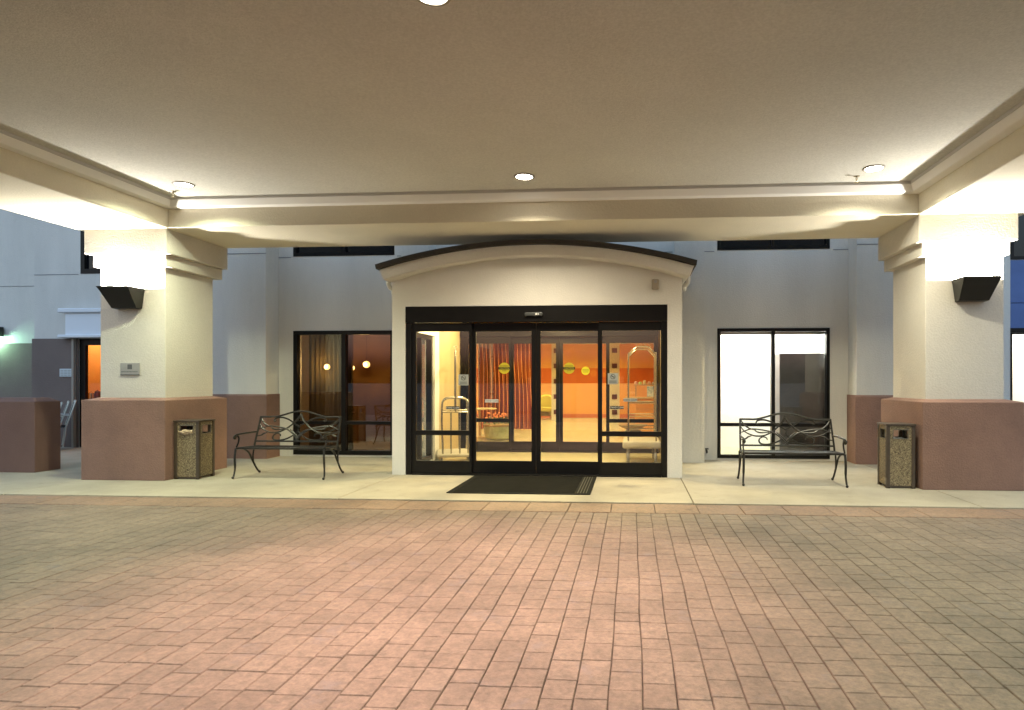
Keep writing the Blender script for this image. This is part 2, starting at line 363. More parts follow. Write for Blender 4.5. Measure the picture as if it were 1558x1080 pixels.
def blocks(name, cols, x_is_col, m, ztop, jit, gap, seed, zb=-0.03):
    rnd = random.Random(seed); V = []; F = []; T = []
    for (a0, a1, cuts) in cols:
        for k in range(len(cuts)-1):
            c0, c1 = cuts[k], cuts[k+1]
            x0, x1, y0, y1 = (a0, a1, c0, c1) if x_is_col else (c0, c1, a0, a1)
            g = gap/2; e = 0.004
            base = len(V); dz = rnd.uniform(-0.0015, 0.0015)
            for (ins, z) in ((g, zb), (g, ztop-0.005), (g+e, ztop+dz)):
                for (x, y) in ((x0+ins, y0+ins), (x1-ins, y0+ins), (x1-ins, y1-ins), (x0+ins, y1-ins)):
                    p = Vector((x*1.7, y*1.7, 0)); q = Vector((x*9, y*9, 3))
                    jx = (noise.noise(p)*1.0+noise.noise(q)*0.55)*jit; jy = (noise.noise(p+Vector((31, 7, 2)))+noise.noise(q+Vector((5, 9, 1)))*0.55)*jit
                    V.append((x+jx, y+jy, z))
            for r in (0, 4):
                for i in range(4):
                    j = (i+1) % 4; F.append((base+r+i, base+r+j, base+r+4+j, base+r+4+i))
            F.append((base+8, base+9, base+10, base+11))
            tt = min(1, max(0, rnd.gauss(0.5, 0.24))); T += [tt]*9
    me = bpy.data.meshes.new(name); me.from_pydata(V, [], F); me.update()
    a = me.attributes.new('tint', 'FLOAT', 'FACE'); a.data.foreach_set('value', T)
    return obj(name, me, m, kind='structure')
rnd = random.Random(3); cols = []
x = -11.5
while x < 8.5:
    wdt = 0.15; y = 6.62; cuts = [6.62]; y -= rnd.uniform(0.06, 0.27)
    while y > -3.1:
        cuts.append(y); y -= rnd.choice([0.13, 0.16, 0.18, 0.20, 0.22, 0.25])
    cols.append((x, x+wdt, sorted(cuts))); x += wdt
blocks('driveway', cols, True, M['paver'], -0.014, 0.0066, 0.0034, 5)
xs = [-11.5+0.47*k for k in range(43)]
blocks('driveway_border', [(6.63, 7.118, xs)], False, M['border'], -0.012, 0.004, 0.007, 9)

b = BM(); random.seed(11)
XJ = [-30, -20.4, -16.15, -11.9, -7.68, -3.46, 0.70, 3.84, 8.1, 12.3, 24]
YJ = [7.13, 11.07] 
for i in range(len(XJ)-1):
    box(b, XJ[i]+0.006, XJ[i+1]-0.006, 7.13, 13.9, -0.2, 0.0, bev=0.004)
obj('sidewalk', b, M['conc'], kind='structure')
b = BM(); box(b, -29.9, 23.9, 7.16, 13.85, -0.21, -0.02); obj('sidewalk_bed', b, M['joint'], kind='structure')

# ------------------------------------------------------------------ hotel building
hotel = thing('hotel_building', 'pale stucco hotel wall with brown wainscot and black framed windows behind the canopy', 'building', (-1.38, 11.1, 0))
WL = (-6.22, -4.31); WR = (1.50, 3.43)
b = BM()
holes = [(WL[0], WL[1], 0.03, 2.31), (WR[0], WR[1], 0.03, 2.31), (-3.36, 0.60, 0.0, 2.62),
         (WL[0], WL[1], 3.68, 5.2), (WR[0], WR[1], 3.68, 5.2)]
wallx(b, -6.5, 3.74, 0, 9, 11.1, 11.4, holes)
obj('facade_wall', b, M['stucco_wall'], hotel)
for nm, x0, x1 in (('pilaster', -8.4, -6.503), ('pilaster', 3.743, 5.6)):
    b = BM(); box(b, x0, x1, 10.70, 12.29, 0, 9); obj(nm, b, M['stucco_wall'], hotel)
for x0, x1 in ((-4.03, -3.533), (0.723, 1.23)):
    b = BM(); box(b, x0, x1, 10.69, 11.097, 0, 9); obj('pilaster', b, M['stucco_wall'], hotel)
# wainscot of the two big pilasters (proud of the stucco)
for x0, x1 in ((-8.43, -6.475), (3.715, 5.63)):
    b = BM(); prism(b, [(10.672, 0), (10.672, 1.12), (10.70, 1.15), (11.09, 1.15), (11.09, 0)], 'x', x0, x1)
    obj('wainscot', b, M['brown'], hotel)
# wings
DX = (-11.55, -9.9)
b = BM(); wallx(b, -12.55, -8.403, 0, 9, 12.3, 12.38, [(DX[0], DX[1], 0, 2.27), (-11.51, -9.6, 3.63, 5.2)]); obj('wing_wall', b, M['stucco_wall'], hotel)
b = BM(); box(b, -28, -12.553, 13.75, 14.05, 0, 9); obj('wing_wall', b, M['stucco_wall'], hotel)
b = BM(); box(b, -12.55, -12.3, 12.603, 13.747, 0, 9); obj('wing_wall', b, M['stucco_wall'], hotel)
b = BM(); wallx(b, 5.603, 24, 0, 9, 12.3, 12.6, [(7.12, 9.1, 0.7, 3.665), (7.12, 9.1, 3.67, 5.2)]); obj('wing_wall', b, M['stucco_wall'], hotel)
b = BM(); wallx(b, -12.575, DX[0], 0, 2.275, 12.27, 12.298); box(b, -28, -12.6, 13.72, 13.748, 0, 2.275); box(b, -12.575, -12.553, 12.30, 13.72, 0, 2.275)
obj('wainscot', b, M['brown_grey'], hotel)
b = BM(); box(b, 5.65, 24, 12.27, 12.298, 0, 0.69); obj('wainscot', b, M['brown'], hotel)
# control joints (fine reveal strips)
b = BM(); box(b, -6.5, WL[0]-0.05, 11.094, 11.0995, 3.655, 3.667); box(b, WL[1]+0.05, WR[0]-0.05, 11.094, 11.0995, 3.655, 3.667)
box(b, WR[1]+0.05, 3.74, 11.094, 11.0995, 3.655, 3.667); box(b, -12.55, -11.56, 12.294, 12.2995, 3.615, 3.627)
box(b, -28, -12.56, 13.744, 13.7495, 3.615, 3.627); box(b, -8.4, -6.5, 10.694, 10.6995, 3.655, 3.667); box(b, 3.75, 5.6, 10.694, 10.6995, 3.655, 3.667)
obj('control_joint', b, mat('joint shadow grey', (0.22, 0.22, 0.23), 0.8), hotel)

def window(x0, x1, z0, z1, y, parent, gm, mid=True, rail=None, fw=0.055, name='window', dep=0.10):
    b = BM(); y0, y1 = y-0.012, y+dep
    us = [x0, x0+fw, x1-fw, x1]; vs = [z0, z0+fw*1.1, z1-fw, z1]; hs = []
    xm = (x0+x1)/2; cells_x = [(x0+fw, xm-fw*0.55), (xm+fw*0.55, x1-fw)] if mid else [(x0+fw, x1-fw)]
    cells_z = [(z0+fw*1.1, rail-0.03), (rail+0.03, z1-fw)] if rail else [(z0+fw*1.1, z1-fw)]
    for cx in cells_x:
        for cz in cells_z: hs.append((*cx, *cz))
    wallx(b, x0, x1, z0, z1, y0, y1, hs)
    f = obj(name, b, M['blackmetal'], parent)
    b = BM()
    for cx in cells_x:
        for cz in cells_z: box(b, cx[0]-0.004, cx[1]+0.004, y+0.045, y+0.053, cz[0]-0.004, cz[1]+0.004)
    obj('pane', b, gm, f)
    return f
wv = None
wl = window(WL[0]+0.003, WL[1]-0.003, 0.033, 2.307, 11.1, hotel, M['glass_dark'], rail=0.62, fw=0.07)
wr = window(WR[0]+0.003, WR[1]-0.003, 0.033, 2.307, 11.1, hotel, M['glass'], rail=0.62)
window(WL[0]+0.003, WL[1]-0.003, 3.683, 5.197, 11.1, hotel, M['glass_up'])
window(WR[0]+0.003, WR[1]-0.003, 3.683, 5.197, 11.1, hotel, M['glass_up'])
window(-11.507, -9.603, 3.633, 5.197, 12.3, hotel, M['glass_up'], fw=0.09)
window(7.123, 9.097, 3.673, 5.197, 12.3, hotel, M['glass_up'])
window(7.123, 9.097, 0.703, 2.297, 12.3, hotel, M['glass'], fw=0.03)
b = BM(); box(b, 7.122, 9.098, 12.30, 12.36, 2.383, 2.85); box(b, 7.122, 9.098, 12.30, 12.36, 2.862, 3.664); obj('painted_sky_panel', b, M['painted_sky'], hotel)  # wall area under the upper window, its sky blue painted on
b = BM(); box(b, 7.122, 9.098, 12.362, 12.38, 2.383, 3.664); obj('panel_backing', b, M['liner'], hotel)  # dark backing added so room light does not show in the gap
b = BM(); box(b, 7.121, 9.099, 12.285, 12.38, 2.299, 2.382); obj('transom_bar', b, M['blackmetal'], hotel)
b = BM(); box(b, WR[0]+0.06, 2.44, 11.17, 11.24, 2.205, 2.25, bev=0.01); box(b, 2.49, WR[1]-0.06, 11.17, 11.24, 2.205, 2.25, bev=0.01); obj('blind_valance', b, mat('grey valance', (0.25, 0.25, 0.23), 0.6), wr)
# wing door
wd = window(DX[0]+0.003, DX[1]-0.003, 0.003, 2.267, 12.32, hotel, M['glass'], mid=True, fw=0.13, name='wing_door', dep=0.06)
b = BM(); box(b, -11.73, -9.8, 12.16, 12.26, 2.33, 2.80, bev=0.01); obj('entry_hood', b, M['hood'], hotel)
b = BM(); box(b, -11.85, -9.7, 12.10, 12.262, 2.80, 2.89, bev=0.015); box(b, -11.85, -9.7, 12.10, 12.262, 2.28, 2.345, bev=0.012); obj('hood_moulding', b, M['hood'], hotel)
b = BM(); box(b, -11.62, -11.57, 12.19, 12.262, 0, 2.27, bev=0.005); obj('corner_bead', b, mat('beige bead', (0.33, 0.29, 0.24), 0.8), hotel)
# hose tap
t_ = thing('wall_tap', 'tiny dark hose tap low on the wall right of the porch', 'tap', (1.31, 11.1, 0.15))
b = BM(); tube(b, [(1.31, 11.09, 0.17), (1.31, 11.02, 0.17), (1.31, 11.0, 0.13)], 0.016, 8); tube(b, [(1.28, 11.03, 0.20), (1.34, 11.03, 0.20)], 0.012, 8)
obj('spout', b, M['sconce'], t_, smooth=True)

# ------------------------------------------------------------------ entrance porch
porch = thing('entrance_porch', 'cream entrance porch with shallow curved roof projecting from the hotel', 'porch', (-1.395, 9.0, 0))
XC = -1.395
def arc(x, top=3.40, half=2.30, rise=0.33):
    R = (half*half+rise*rise)/(2*rise); return top-R+math.sqrt(max(0, R*R-(x-XC)**2))
PX0, PX1 = -3.53, 0.72; OX0, OX1 = -3.33, 0.512; OZ = 2.482
b = BM(); N = 40
us = sorted(set([PX0, PX1, OX0, OX1]+[PX0+(PX1-PX0)*k/N for k in range(N+1)]))
fs = []
def colv(x, z, y): return b.verts.new((x, y, z))
for i in range(len(us)-1):
    u0, u1 = us[i], us[i+1]; um = (u0+u1)/2
    zb = OZ if OX0 < um < OX1 else 0.0
    t0, t1 = arc(u0)-0.15, arc(u1)-0.15
    v = [colv(u0, zb, 9.0), colv(u1, zb, 9.0), colv(u1, t1, 9.0), colv(u0, t0, 9.0), colv(u0, zb, 9.2), colv(u1, zb, 9.2), colv(u1, t1, 9.2), colv(u0, t0, 9.2)]
    b.faces.new(v[0:4]); b.faces.new([v[4], v[7], v[6], v[5]]); b.faces.new([v[0], v[4], v[5], v[1]]); b.faces.new([v[3], v[2], v[6], v[7]])
    if i == 0 or abs(u0-OX1) < 1e-6: b.faces.new([v[0], v[3], v[7], v[4]])
    if i == len(us)-2 or abs(u1-OX0) < 1e-6: b.faces.new([v[1], v[5], v[6], v[2]])
bmesh.ops.remove_doubles(b, verts=b.verts, dist=1e-4); bmesh.ops.recalc_face_normals(b, faces=b.faces)
obj('porch_wall', b, M['porch'], porch)
for x0, x1 in ((PX0, PX0+0.18), (PX1-0.18, PX1)):
    b = BM(); wally(b, 9.202, 10.688, 0, 2.95, x0, x1, [(9.32, 10.45, 0.05, 2.15)]); sw = obj('side_wall', b, M['porch'], porch)
    b = BM(); xm = (x0+x1)/2
    wally(b, 9.322, 10.448, 0.053, 2.147, xm-0.05, xm+0.05, [(9.39, 9.86, 0.12, 2.08), (9.91, 10.38, 0.12, 2.08)])
    f = obj('side_window', b, M['blackmetal'], porch)
    b = BM(); box(b, xm-0.004, xm+0.004, 9.38, 9.87, 0.115, 2.085); box(b, xm-0.004, xm+0.004, 9.90, 10.39, 0.115, 2.085); obj('pane', b, M['glass'], f)
def loft(sections, samples=44):
    """sections: list of (y, dz, half) -> strip of an arched moulding"""
    b = BM(); grid = []
    for k in range(samples+1):
        s = -1+2*k/samples
        grid.append([b.verts.new((XC+s*h, y, arc(XC+s*2.30)+dz)) for (y, dz, h) in sections])
    n = len(sections)
    for k in range(samples):
        for j in range(n): b.faces.new([grid[k][j], grid[k+1][j], grid[k+1][(j+1) % n], grid[k][(j+1) % n]])
    b.faces.new(grid[0]); b.faces.new(grid[-1][::-1]); bmesh.ops.recalc_face_normals(b, faces=b.faces); return b
obj('porch_roof', loft([(8.79, 0.0, 2.31), (8.80, -0.064, 2.30), (11.09, -0.064, 2.30), (11.09, 0.0, 2.31)]), M['roof'], porch)
obj('fascia', loft([(8.855, -0.067, 2.27), (8.865, -0.205, 2.215), (8.885, -0.222, 2.19), (8.996, -0.225, 2.14), (11.08, -0.225, 2.14), (11.08, -0.067, 2.14)]), M['porch'], porch)
for s, x in ((-1, PX0), (1, PX1)):
    b = BM(); tube(b, spline([(x+s*0.09, 9.10, 2.90), (x+s*0.095, 9.10, 2.83), (x+s*0.08, 9.12, 2.79), (x+s*0.045, 9.15, 2.76), (x+s*0.04, 9.16, 2.70)]), [0.032]*25, 10)
    obj('downspout_elbow', b, M['gutter'], porch, smooth=True)
b = BM(); box(b, PX0+0.182, PX1-0.182, 9.202, 12.0, 2.64, 2.70); obj('vestibule_ceiling', b, M['ceil_in'], porch)

# automatic doors -----------------------------------------------------
def textmesh(s, size, x, y, z, bm, xs=1.0):
    cu = bpy.data.curves.new('t', 'FONT'); cu.body = s; cu.size = size; cu.align_x = 'CENTER'; cu.align_y = 'CENTER'; cu.resolution_u = 2; cu.extrude = 0.0006
    o = bpy.data.objects.new('t', cu); C.objects.link(o); dg = bpy.context.evaluated_depsgraph_get(); dg.update()
    me = bpy.data.meshes.new_from_object(o.evaluated_get(dg)); n0 = len(bm.verts); bm.from_mesh(me); bm.verts.ensure_lookup_table()
    for v in bm.verts[n0:]:
        c = v.co.copy(); v.co = Vector((x+c.x*xs, y-c.z, z+c.y))
    bpy.data.objects.remove(o); bpy.data.curves.remove(cu); bpy.data.meshes.remove(me)
def disc(bm, x, y, z, r, th=0.002, r0=None, n=28):
    if r0 is None:
        prism(bm, [(x+r*math.cos(a*2*math.pi/n), z+r*math.sin(a*2*math.pi/n)) for a in range(n)], 'y', y-th, y)
    else:
        for a in range(n):
            p, q = a*2*math.pi/n, (a+1)*2*math.pi/n
            prism(bm, [(x+r*math.cos(p), z+r*math.sin(p)), (x+r*math.cos(q), z+r*math.sin(q)), (x+r0*math.cos(q), z+r0*math.sin(q)), (x+r0*math.cos(p), z+r0*math.sin(p))], 'y', y-th, y)
def sticker_round(par, x, y, z, r, m, lines):
    b = BM(); disc(b, x, y, z, r); s = obj('sticker', b, m, par)
    b = BM(); bars, txt = lines
    for (dz, hw, hh) in bars: box(b, x-hw, x+hw, y-0.0035, y-0.0022, z+dz-hh, z+dz+hh)
    for (t, dz, sz, onbar) in txt:
        if not onbar: textmesh(t, sz, x, y-0.0035, z+dz, b, 0.8)
    k = obj('sticker_print', b, M['dec_k'], par)
    b = BM(); got = False
    for (t, dz, sz, onbar) in txt:
        if onbar: textmesh(t, sz, x, y-0.005, z+dz, b, 0.85); got = True
    if got: obj('sticker_lettering', b, m, par)
    else: b.free()
def nosmoke(par, x, y, z):
    b = BM(); box(b, x-0.075, x+0.075, y-0.002, y, z-0.08, z+0.08); obj('no_smoking_sign', b, M['dec_g'], par)
    b = BM(); disc(b, x, y-0.0022, z+0.03, 0.036, 0.0015, 0.029)
    r = Matrix.Rotation(math.radians(45), 3, 'Y'); box(b, x-0.032, x+0.032, y-0.0038, y-0.0024, z+0.026, z+0.034, rot=r)
    box(b, x-0.022, x+0.022, y-0.0036, y-0.0023, z+0.026, z+0.033)
    for dz, hw in ((-0.03, 0.055), (-0.045, 0.05), (-0.06, 0.058)): box(b, x-hw, x+hw, y-0.0036, y-0.0023, z+dz-0.003, z+dz+0.002)
    obj('no_smoking_symbol', b, M['dec_k'], par)
def standclear(par, x, y, z, dark=True):
    b = BM(); box(b, x-0.10, x+0.10, y-0.002, y, z-0.022, z+0.022); obj('notice_strip', b, M['dec_k'] if dark else M['dec_w'], par)
    b = BM(); textmesh('STAND CLEAR', 0.034, x, y-0.0035, z, b, 0.92); obj('notice_lettering', b, M['dec_w'] if dark else M['dec_k'], par)
def autodoor(Y, label, outer):
    t = thing('automatic_door', label, 'sliding door', (XC, Y, 0))
    X0, X1 = OX0+0.003, OX1-0.003; FM = M['blackmetal'] if outer else M['bronze_frame']
    b = BM(); box(b, X0, X1, Y-0.04, Y+0.16, 2.245, 2.478, bev=0.004); obj('header', b, FM, t)
    b = BM(); box(b, X0, X0+0.085, Y-0.02, Y+0.14, 0, 2.243, bev=0.003); box(b, X1-0.075, X1, Y-0.02, Y+0.14, 0, 2.243, bev=0.003)
    box(b, X0+0.09, X1-0.08, Y-0.03, Y+0.14, 0.001, 0.022, bev=0.003); obj('frame', b, FM, t)
    xs = [(-3.24, -2.345, -3.18, -2.383, 'sidelight'), (-2.383, -1.402, -2.30, -1.468, 'door_leaf'), (-1.398, -0.43, -1.334, -0.492, 'door_leaf'), (-0.475, 0.434, -0.426, 0.42, 'sidelight')]
    for k, (a, b_, g0, g1, nm) in enumerate(xs):
        yy = Y+0.0 if nm == 'sidelight' else Y+0.065
        b = BM(); hs = [(g0, g1, 0.205, 0.585), (g0, g1, 0.655, 2.115)] if nm == 'sidelight' else [(g0, g1, 0.205, 2.115)]
        wallx(b, a, b_, 0.024, 2.24, yy, yy+0.045, hs)
        f = obj(nm, b, FM, t)
        b = BM()
        for h in hs: box(b, h[0]-0.003, h[1]+0.003, yy+0.018, yy+0.026, h[2]-0.003, h[3]+0.003)
        obj('glass', b, M['glass'], f)
        yg = yy+0.0165
        if outer:
            R = ([(0.052, 0.062, 0.003), (0.0, 0.086, 0.018), (-0.047, 0.03, 0.0035)], [('AUTOMATIC', 0.034, 0.026, False), ('CAUTION', 0.0, 0.036, True), ('DOOR', -0.036, 0.024, False)])
            if k == 1:
                sticker_round(f, -1.876, yg, 1.573, 0.083, M['dec_y'], ([(0.0, 0.088, 0.019)], R[1]))
                standclear(f, -2.064, yg, 1.09, False)
            if k == 2:
                sticker_round(f, -0.915, yg, 1.571, 0.083, M['dec_y'], ([(0.0, 0.088, 0.019)], R[1]))
                sticker_round(f, -0.672, yg, 1.533, 0.062, M['dec_y2'], ([(0.018, 0.046, 0.002), (0.0, 0.05, 0.002), (-0.018, 0.04, 0.002)], []))
            if k == 0: nosmoke(f, -2.47, yg, 1.40); standclear(f, -2.632, yg, 0.99)
            if k == 3: nosmoke(f, -0.27, yg, 1.417); standclear(f, -0.215, yg, 1.0); standclear(f, -0.02, yg+0.014, 1.11, False)
    if outer:
        b = BM(); box(b, -1.545, -1.285, Y-0.085, Y-0.042, 2.325, 2.378, bev=0.012, seg=2); s = obj('motion_sensor', b, mat('sensor grey', (0.06, 0.065, 0.065), 0.3), t)
        b = BM(); disc(b, -1.375, Y-0.0845, 2.352, 0.014, 0.004); disc(b, -1.345, Y-0.0845, 2.352, 0.010, 0.004); obj('sensor_lens', b, M['dec_w'], s)
    return t
autodoor(9.03, 'black framed automatic sliding doors with yellow caution stickers in front of the mat', True)
autodoor(12.0, 'inner black framed sliding doors between the vestibule and the orange lobby', False)

# wall camera
t_ = thing('door_chime_box', 'small beige plastic box high on the porch wall right of the doors', 'wall device', (0.34, 9.0, 2.77))
b = BM(); box(b, 0.285, 0.395, 8.945, 8.998, 2.69, 2.84, bev=0.02, seg=2); obj('housing', b, M['device'], t_)
b = BM(); disc(b, 0.34, 8.945, 2.80, 0.022, 0.008); obj('button', b, M['plaque'], t_)

# ------------------------------------------------------------------ vestibule and lobby interior
b = BM()
tw = 0.6
for i in range(-12, 4):
    for j in range(0, 25):
        x0 = i*tw-0.1; y0 = 9.22+j*tw
        xa, xb = x0+0.002, x0+tw-0.002
        if y0 < 11.8: xa, xb = max(xa, -3.345), min(xb, 0.538)
        if xb-xa < 0.03: continue
        box(b, xa, xb, y0+0.002, y0+tw-0.002, 0.001, 0.008)
obj('lobby_floor', b, M['tile'], kind='structure')
b = BM(); box(b, -7.4, 2.5, 11.45, 24.2, -0.02, 0.0015); box(b, -3.35, 0.54, 9.2, 11.44, -0.02, 0.0015); obj('floor_screed', b, mat('tile grout', (0.3, 0.25, 0.17), 0.8), kind='structure')
b = BM(); box(b, -3.5, -3.352, 11.402, 12.14, 0, 2.7); box(b, 0.55, 0.7, 11.402, 12.14, 0, 2.7); box(b, -3.5, -3.352, 10.69, 11.398, 0, 2.7); box(b, 0.542, 0.7, 10.69, 11.098, 0, 2.7)
obj('vestibule_wall', b, M['cream_in'], kind='structure')
b = BM(); wallx(b, -4.1, 1.45, 2.482, 3.0, 12.0, 12.15); box(b, -4.1, -3.505, 12.0, 12.15, 0, 2.48); box(b, 0.703, 1.45, 12.0, 12.15, 0, 2.48); box(b, -3.50, OX0, 12.142, 12.152, 0, 2.48); box(b, OX1, 0.70, 12.142, 12.152, 0, 2.48)
obj('partition_wall', b, M['cream_in'], kind='structure')
b = BM(); box(b, -6.7, 1.5, 23.42, 23.6, 0, 2.9); box(b, -4.25, -4.1, 12.0, 14.3, 0, 2.9); box(b, -6.7, -4.255, 14.15, 14.3, 0, 2.9); box(b, -6.7, -6.55, 14.303, 23.417, 0, 2.9); box(b, 1.35, 1.5, 12.155, 23.417, 0, 2.9)
obj('lobby_wall', b, M['orange'], kind='structure')
b = BM(); box(b, -6.54, 1.34, 23.405, 23.418, 1.31, 1.87); box(b, 1.335, 1.348, 12.16, 23.4, 1.31, 1.87); obj('wall_stripe', b, M['rust'], kind='structure')
b = BM(); box(b, -6.54, 1.34, 23.395, 23.418, 0.009, 0.15); box(b, 1.33, 1.348, 12.16, 23.39, 0.009, 0.15); obj('skirting', b, M['base_in'], kind='structure')
b = BM(); box(b, -6.7, 1.5, 12.155, 23.6, 2.78, 2.9); obj('lobby_ceiling', b, M['ceil_in'], kind='structure')
# accent columns with maroon squares
for X_, lab in ((-0.587, 'cream lobby column with maroon squares seen through the right fixed pane'), (-2.60, 'cream lobby column with maroon squares partly behind the door stile')):
    t_ = thing('accent_column', lab, 'column', (X_, 21.6, 0), 'accent columns in the lobby')
    b = BM(); box(b, X_-0.17, X_+0.17, 21.5, 21.7, 0.009, 2.78); obj('shaft', b, M['ceil_in'], t_)
    for z in (0.317, 0.85, 1.38, 1.91, 2.44):
        b = BM(); box(b, X_-0.09, X_+0.09, 21.46, 21.499, z-0.08, z+0.08, bev=0.004); obj('square_tile', b, M['maroon'], t_)
# curtain with ribbons
t_ = thing('ribbon_curtain', 'deep red lobby curtain with thin curved orange ribbons', 'curtain', (-3.55, 17.5, 0))
b = BM(); n = 120; prev = None; X0c, X1c = -4.35, -2.80
for k in range(n+1):
    x = X0c+(X1c-X0c)*k/n; y = 17.5+0.035*math.sin(k*0.66)+0.01*math.sin(k*1.7)
    v = [b.verts.new((x, y, 0.03)), b.verts.new((x, y, 2.75)), b.verts.new((x, y+0.012, 2.75)), b.verts.new((x, y+0.012, 0.03))]
    if prev:
        for i in range(4): b.faces.new([prev[i], v[i], v[(i+1) % 4], prev[(i+1) % 4]])
    prev = v
obj('drape', b, M['curtain'], t_, smooth=True)
for k in range(13):
    x = -4.22+k*0.115; b = BM(); pts = []
    for j in range(15):
        z = 0.05+2.68*j/14; pts.append((x+0.035*math.sin(z*1.3+k*0.12)+0.006*math.sin(z*4+k), 17.43, z))
    prev = None
    for p in pts:
        hw = 0.006+0.0015*math.sin(p[2]*3+k)
        v = [b.verts.new((p[0]-hw, p[1], p[2])), b.verts.new((p[0]+hw, p[1], p[2])), b.verts.new((p[0]+hw, p[1]+0.006, p[2])), b.verts.new((p[0]-hw, p[1]+0.006, p[2]))]
        if prev:
            for i in range(4): b.faces.new([prev[i], v[i], v[(i+1) % 4], prev[(i+1) % 4]])
        prev = v
    bmesh.ops.recalc_face_normals(b, faces=b.faces)
    obj('ribbon', b, M['ribbon'], t_)
# armchair
t_ = thing('armchair', 'mustard tub armchair against the orange lobby wall', 'armchair', (-3.1, 22.3, 0))
b = BM(); n = 18; rows = []
for k in range(n+1):
    a = math.radians(200+(-20-200)*k/n+0) if False else math.radians(-25+230*k/n)
    hgt = 0.62+0.26*max(0, math.sin(a))
    rows.append([b.verts.new((-3.1+r*math.cos(a), 22.3+r*math.sin(a), z)) for (r, z) in ((0.30, 0.12), (0.37, hgt), (0.33, hgt+0.03), (0.27, hgt-0.02), (0.24, 0.12))])
for k in range(n):
    for i in range(5): b.faces.new([rows[k][i], rows[k+1][i], rows[k+1][(i+1) % 5], rows[k][(i+1) % 5]])
b.faces.new(rows[0]); b.faces.new(rows[-1][::-1]); bmesh.ops.recalc_face_normals(b, faces=b.faces)
obj('backrest', b, M['yellow'], t_, smooth=True)
b = BM(); lathe(b, [(0.22, 0.30), (0.255, 0.33), (0.255, 0.42), (0.22, 0.45)], (-3.1, 22.26, 0), 20); obj('seat', b, M['yellow'], t_, smooth=True)
for dx, dy in ((-.2, -.15), (.2, -.15), (-.2, .2), (.2, .2)):
    b = BM(); tube(b, [(-3.1+dx, 22.3+dy, 0.009), (-3.1+dx*.9, 22.3+dy*.9, 0.31)], 0.016, 8); obj('leg', b, M['chrome'], t_, smooth=True)
# planter
t_ = thing('flower_planter', 'low glazed planter of orange flowers inside the left inner doors', 'planter', (-3.13, 14.5, 0))
b = BM(); lathe(b, [(0.22, 0.009), (0.30, 0.05), (0.33, 0.2), (0.34, 0.33), (0.31, 0.33), (0.30, 0.28), (0.01, 0.28)], (-3.13, 14.5, 0), 28); obj('bowl', b, M['pot'], t_, smooth=True)
b = BM(); lathe(b, [(0.345, 0.33), (0.36, 0.345), (0.36, 0.375), (0.335, 0.385)], (-3.13, 14.5, 0), 28); obj('rim', b, M['basket'], t_, smooth=True)
rr = random.Random(4); b = BM()
for k in range(150):
    a = rr.uniform(0, 6.283); r = 0.32*math.sqrt(rr.random()); p = Vector((-3.13+r*math.cos(a), 14.5+r*math.sin(a), 0.34+rr.uniform(0, 0.16)))
    d = Vector((math.cos(a)*0.6, math.sin(a)*0.6, rr.uniform(0.5, 1.2))).normalized(); s = d.orthogonal().normalized()*0.012; L = rr.uniform(0.05, 0.1)
    v = [b.verts.new(p), b.verts.new(p+d*L*0.5+s), b.verts.new(p+d*L), b.verts.new(p+d*L*0.5-s)]; b.faces.new(v)
obj('foliage', b, M['leaf'], t_)
b = BM()
for k in range(42):
    a = rr.uniform(0, 6.283); r = 0.3*math.sqrt(rr.random()); p = (-3.13+r*math.cos(a), 14.5+r*math.sin(a), 0.50+rr.uniform(-0.03, 0.14))
    bmesh.ops.create_icosphere(b, subdivisions=1, radius=rr.uniform(0.018, 0.032), matrix=Matrix.Translation(p))
obj('blossoms', b, M['flower'], t_)
# side table
t_ = thing('side_table', 'pale topped side table beside the ribbon curtain', 'table', (-3.72, 15.1, 0))
b = BM(); lathe(b, [(0.01, 0.69), (0.40, 0.69), (0.42, 0.70), (0.42, 0.715), (0.40, 0.72), (0.01, 0.72)], (-3.72, 15.1, 0), 30); obj('table_top', b, M['cream_in'], t_, smooth=True)
b = BM(); tube(b, [(-3.72, 15.1, 0.03), (-3.72, 15.1, 0.69)], 0.03, 12); obj('pedestal', b, M['wood'], t_, smooth=True)
b = BM(); lathe(b, [(0.24, 0.009), (0.24, 0.02), (0.03, 0.05)], (-3.72, 15.1, 0), 24); obj('foot', b, M['wood'], t_, smooth=True)
# basket pot
t_ = thing('basket_bowl', 'wide woven bowl on a squat pot behind the luggage cart', 'bowl', (0.03, 15.4, 0))
b = BM(); lathe(b, [(0.16, 0.009), (0.24, 0.06), (0.25, 0.14), (0.17, 0.19)], (0.03, 15.4, 0), 24); obj('pot', b, M['pot'], t_, smooth=True)
b = BM(); lathe(b, [(0.14, 0.192), (0.26, 0.24), (0.37, 0.31), (0.36, 0.32), (0.25, 0.26), (0.02, 0.22)], (0.03, 15.4, 0), 28); obj('basket', b, M['basket'], t_, smooth=True)
# reception counter
t_ = thing('reception_counter', 'orange fronted lobby counter with open shelves at the right edge of the doors', 'counter', (0.75, 17.2, 0))
b = BM(); box(b, 0.10, 1.33, 17.0, 17.6, 0.009, 0.90, bev=0.006); obj('cabinet', b, M['orange'], t_)
b = BM(); box(b, -0.18, 1.33, 16.9, 17.65, 0.902, 0.945, bev=0.008); obj('counter_top', b, M['wood'], t_)
for z in (0.38, 0.62): 
    b = BM(); box(b, 0.12, 1.33, 16.985, 17.0, z, z+0.012); obj('rail', b, M['wood'], t_)
b = BM(); box(b, 0.06, 1.33, 17.7, 17.95, 1.26, 1.29); obj('shelf', b, M['wood'], t_)
b = BM(); box(b, 1.0, 1.04, 17.66, 17.69, 0.95, 1.26); obj('bracket', b, M['wood'], t_)
b = BM(); box(b, 0.10, 0.14, 17.70, 17.73, 0.009, 1.255); obj('post', b, M['wood'], t_)
rr = random.Random(8)
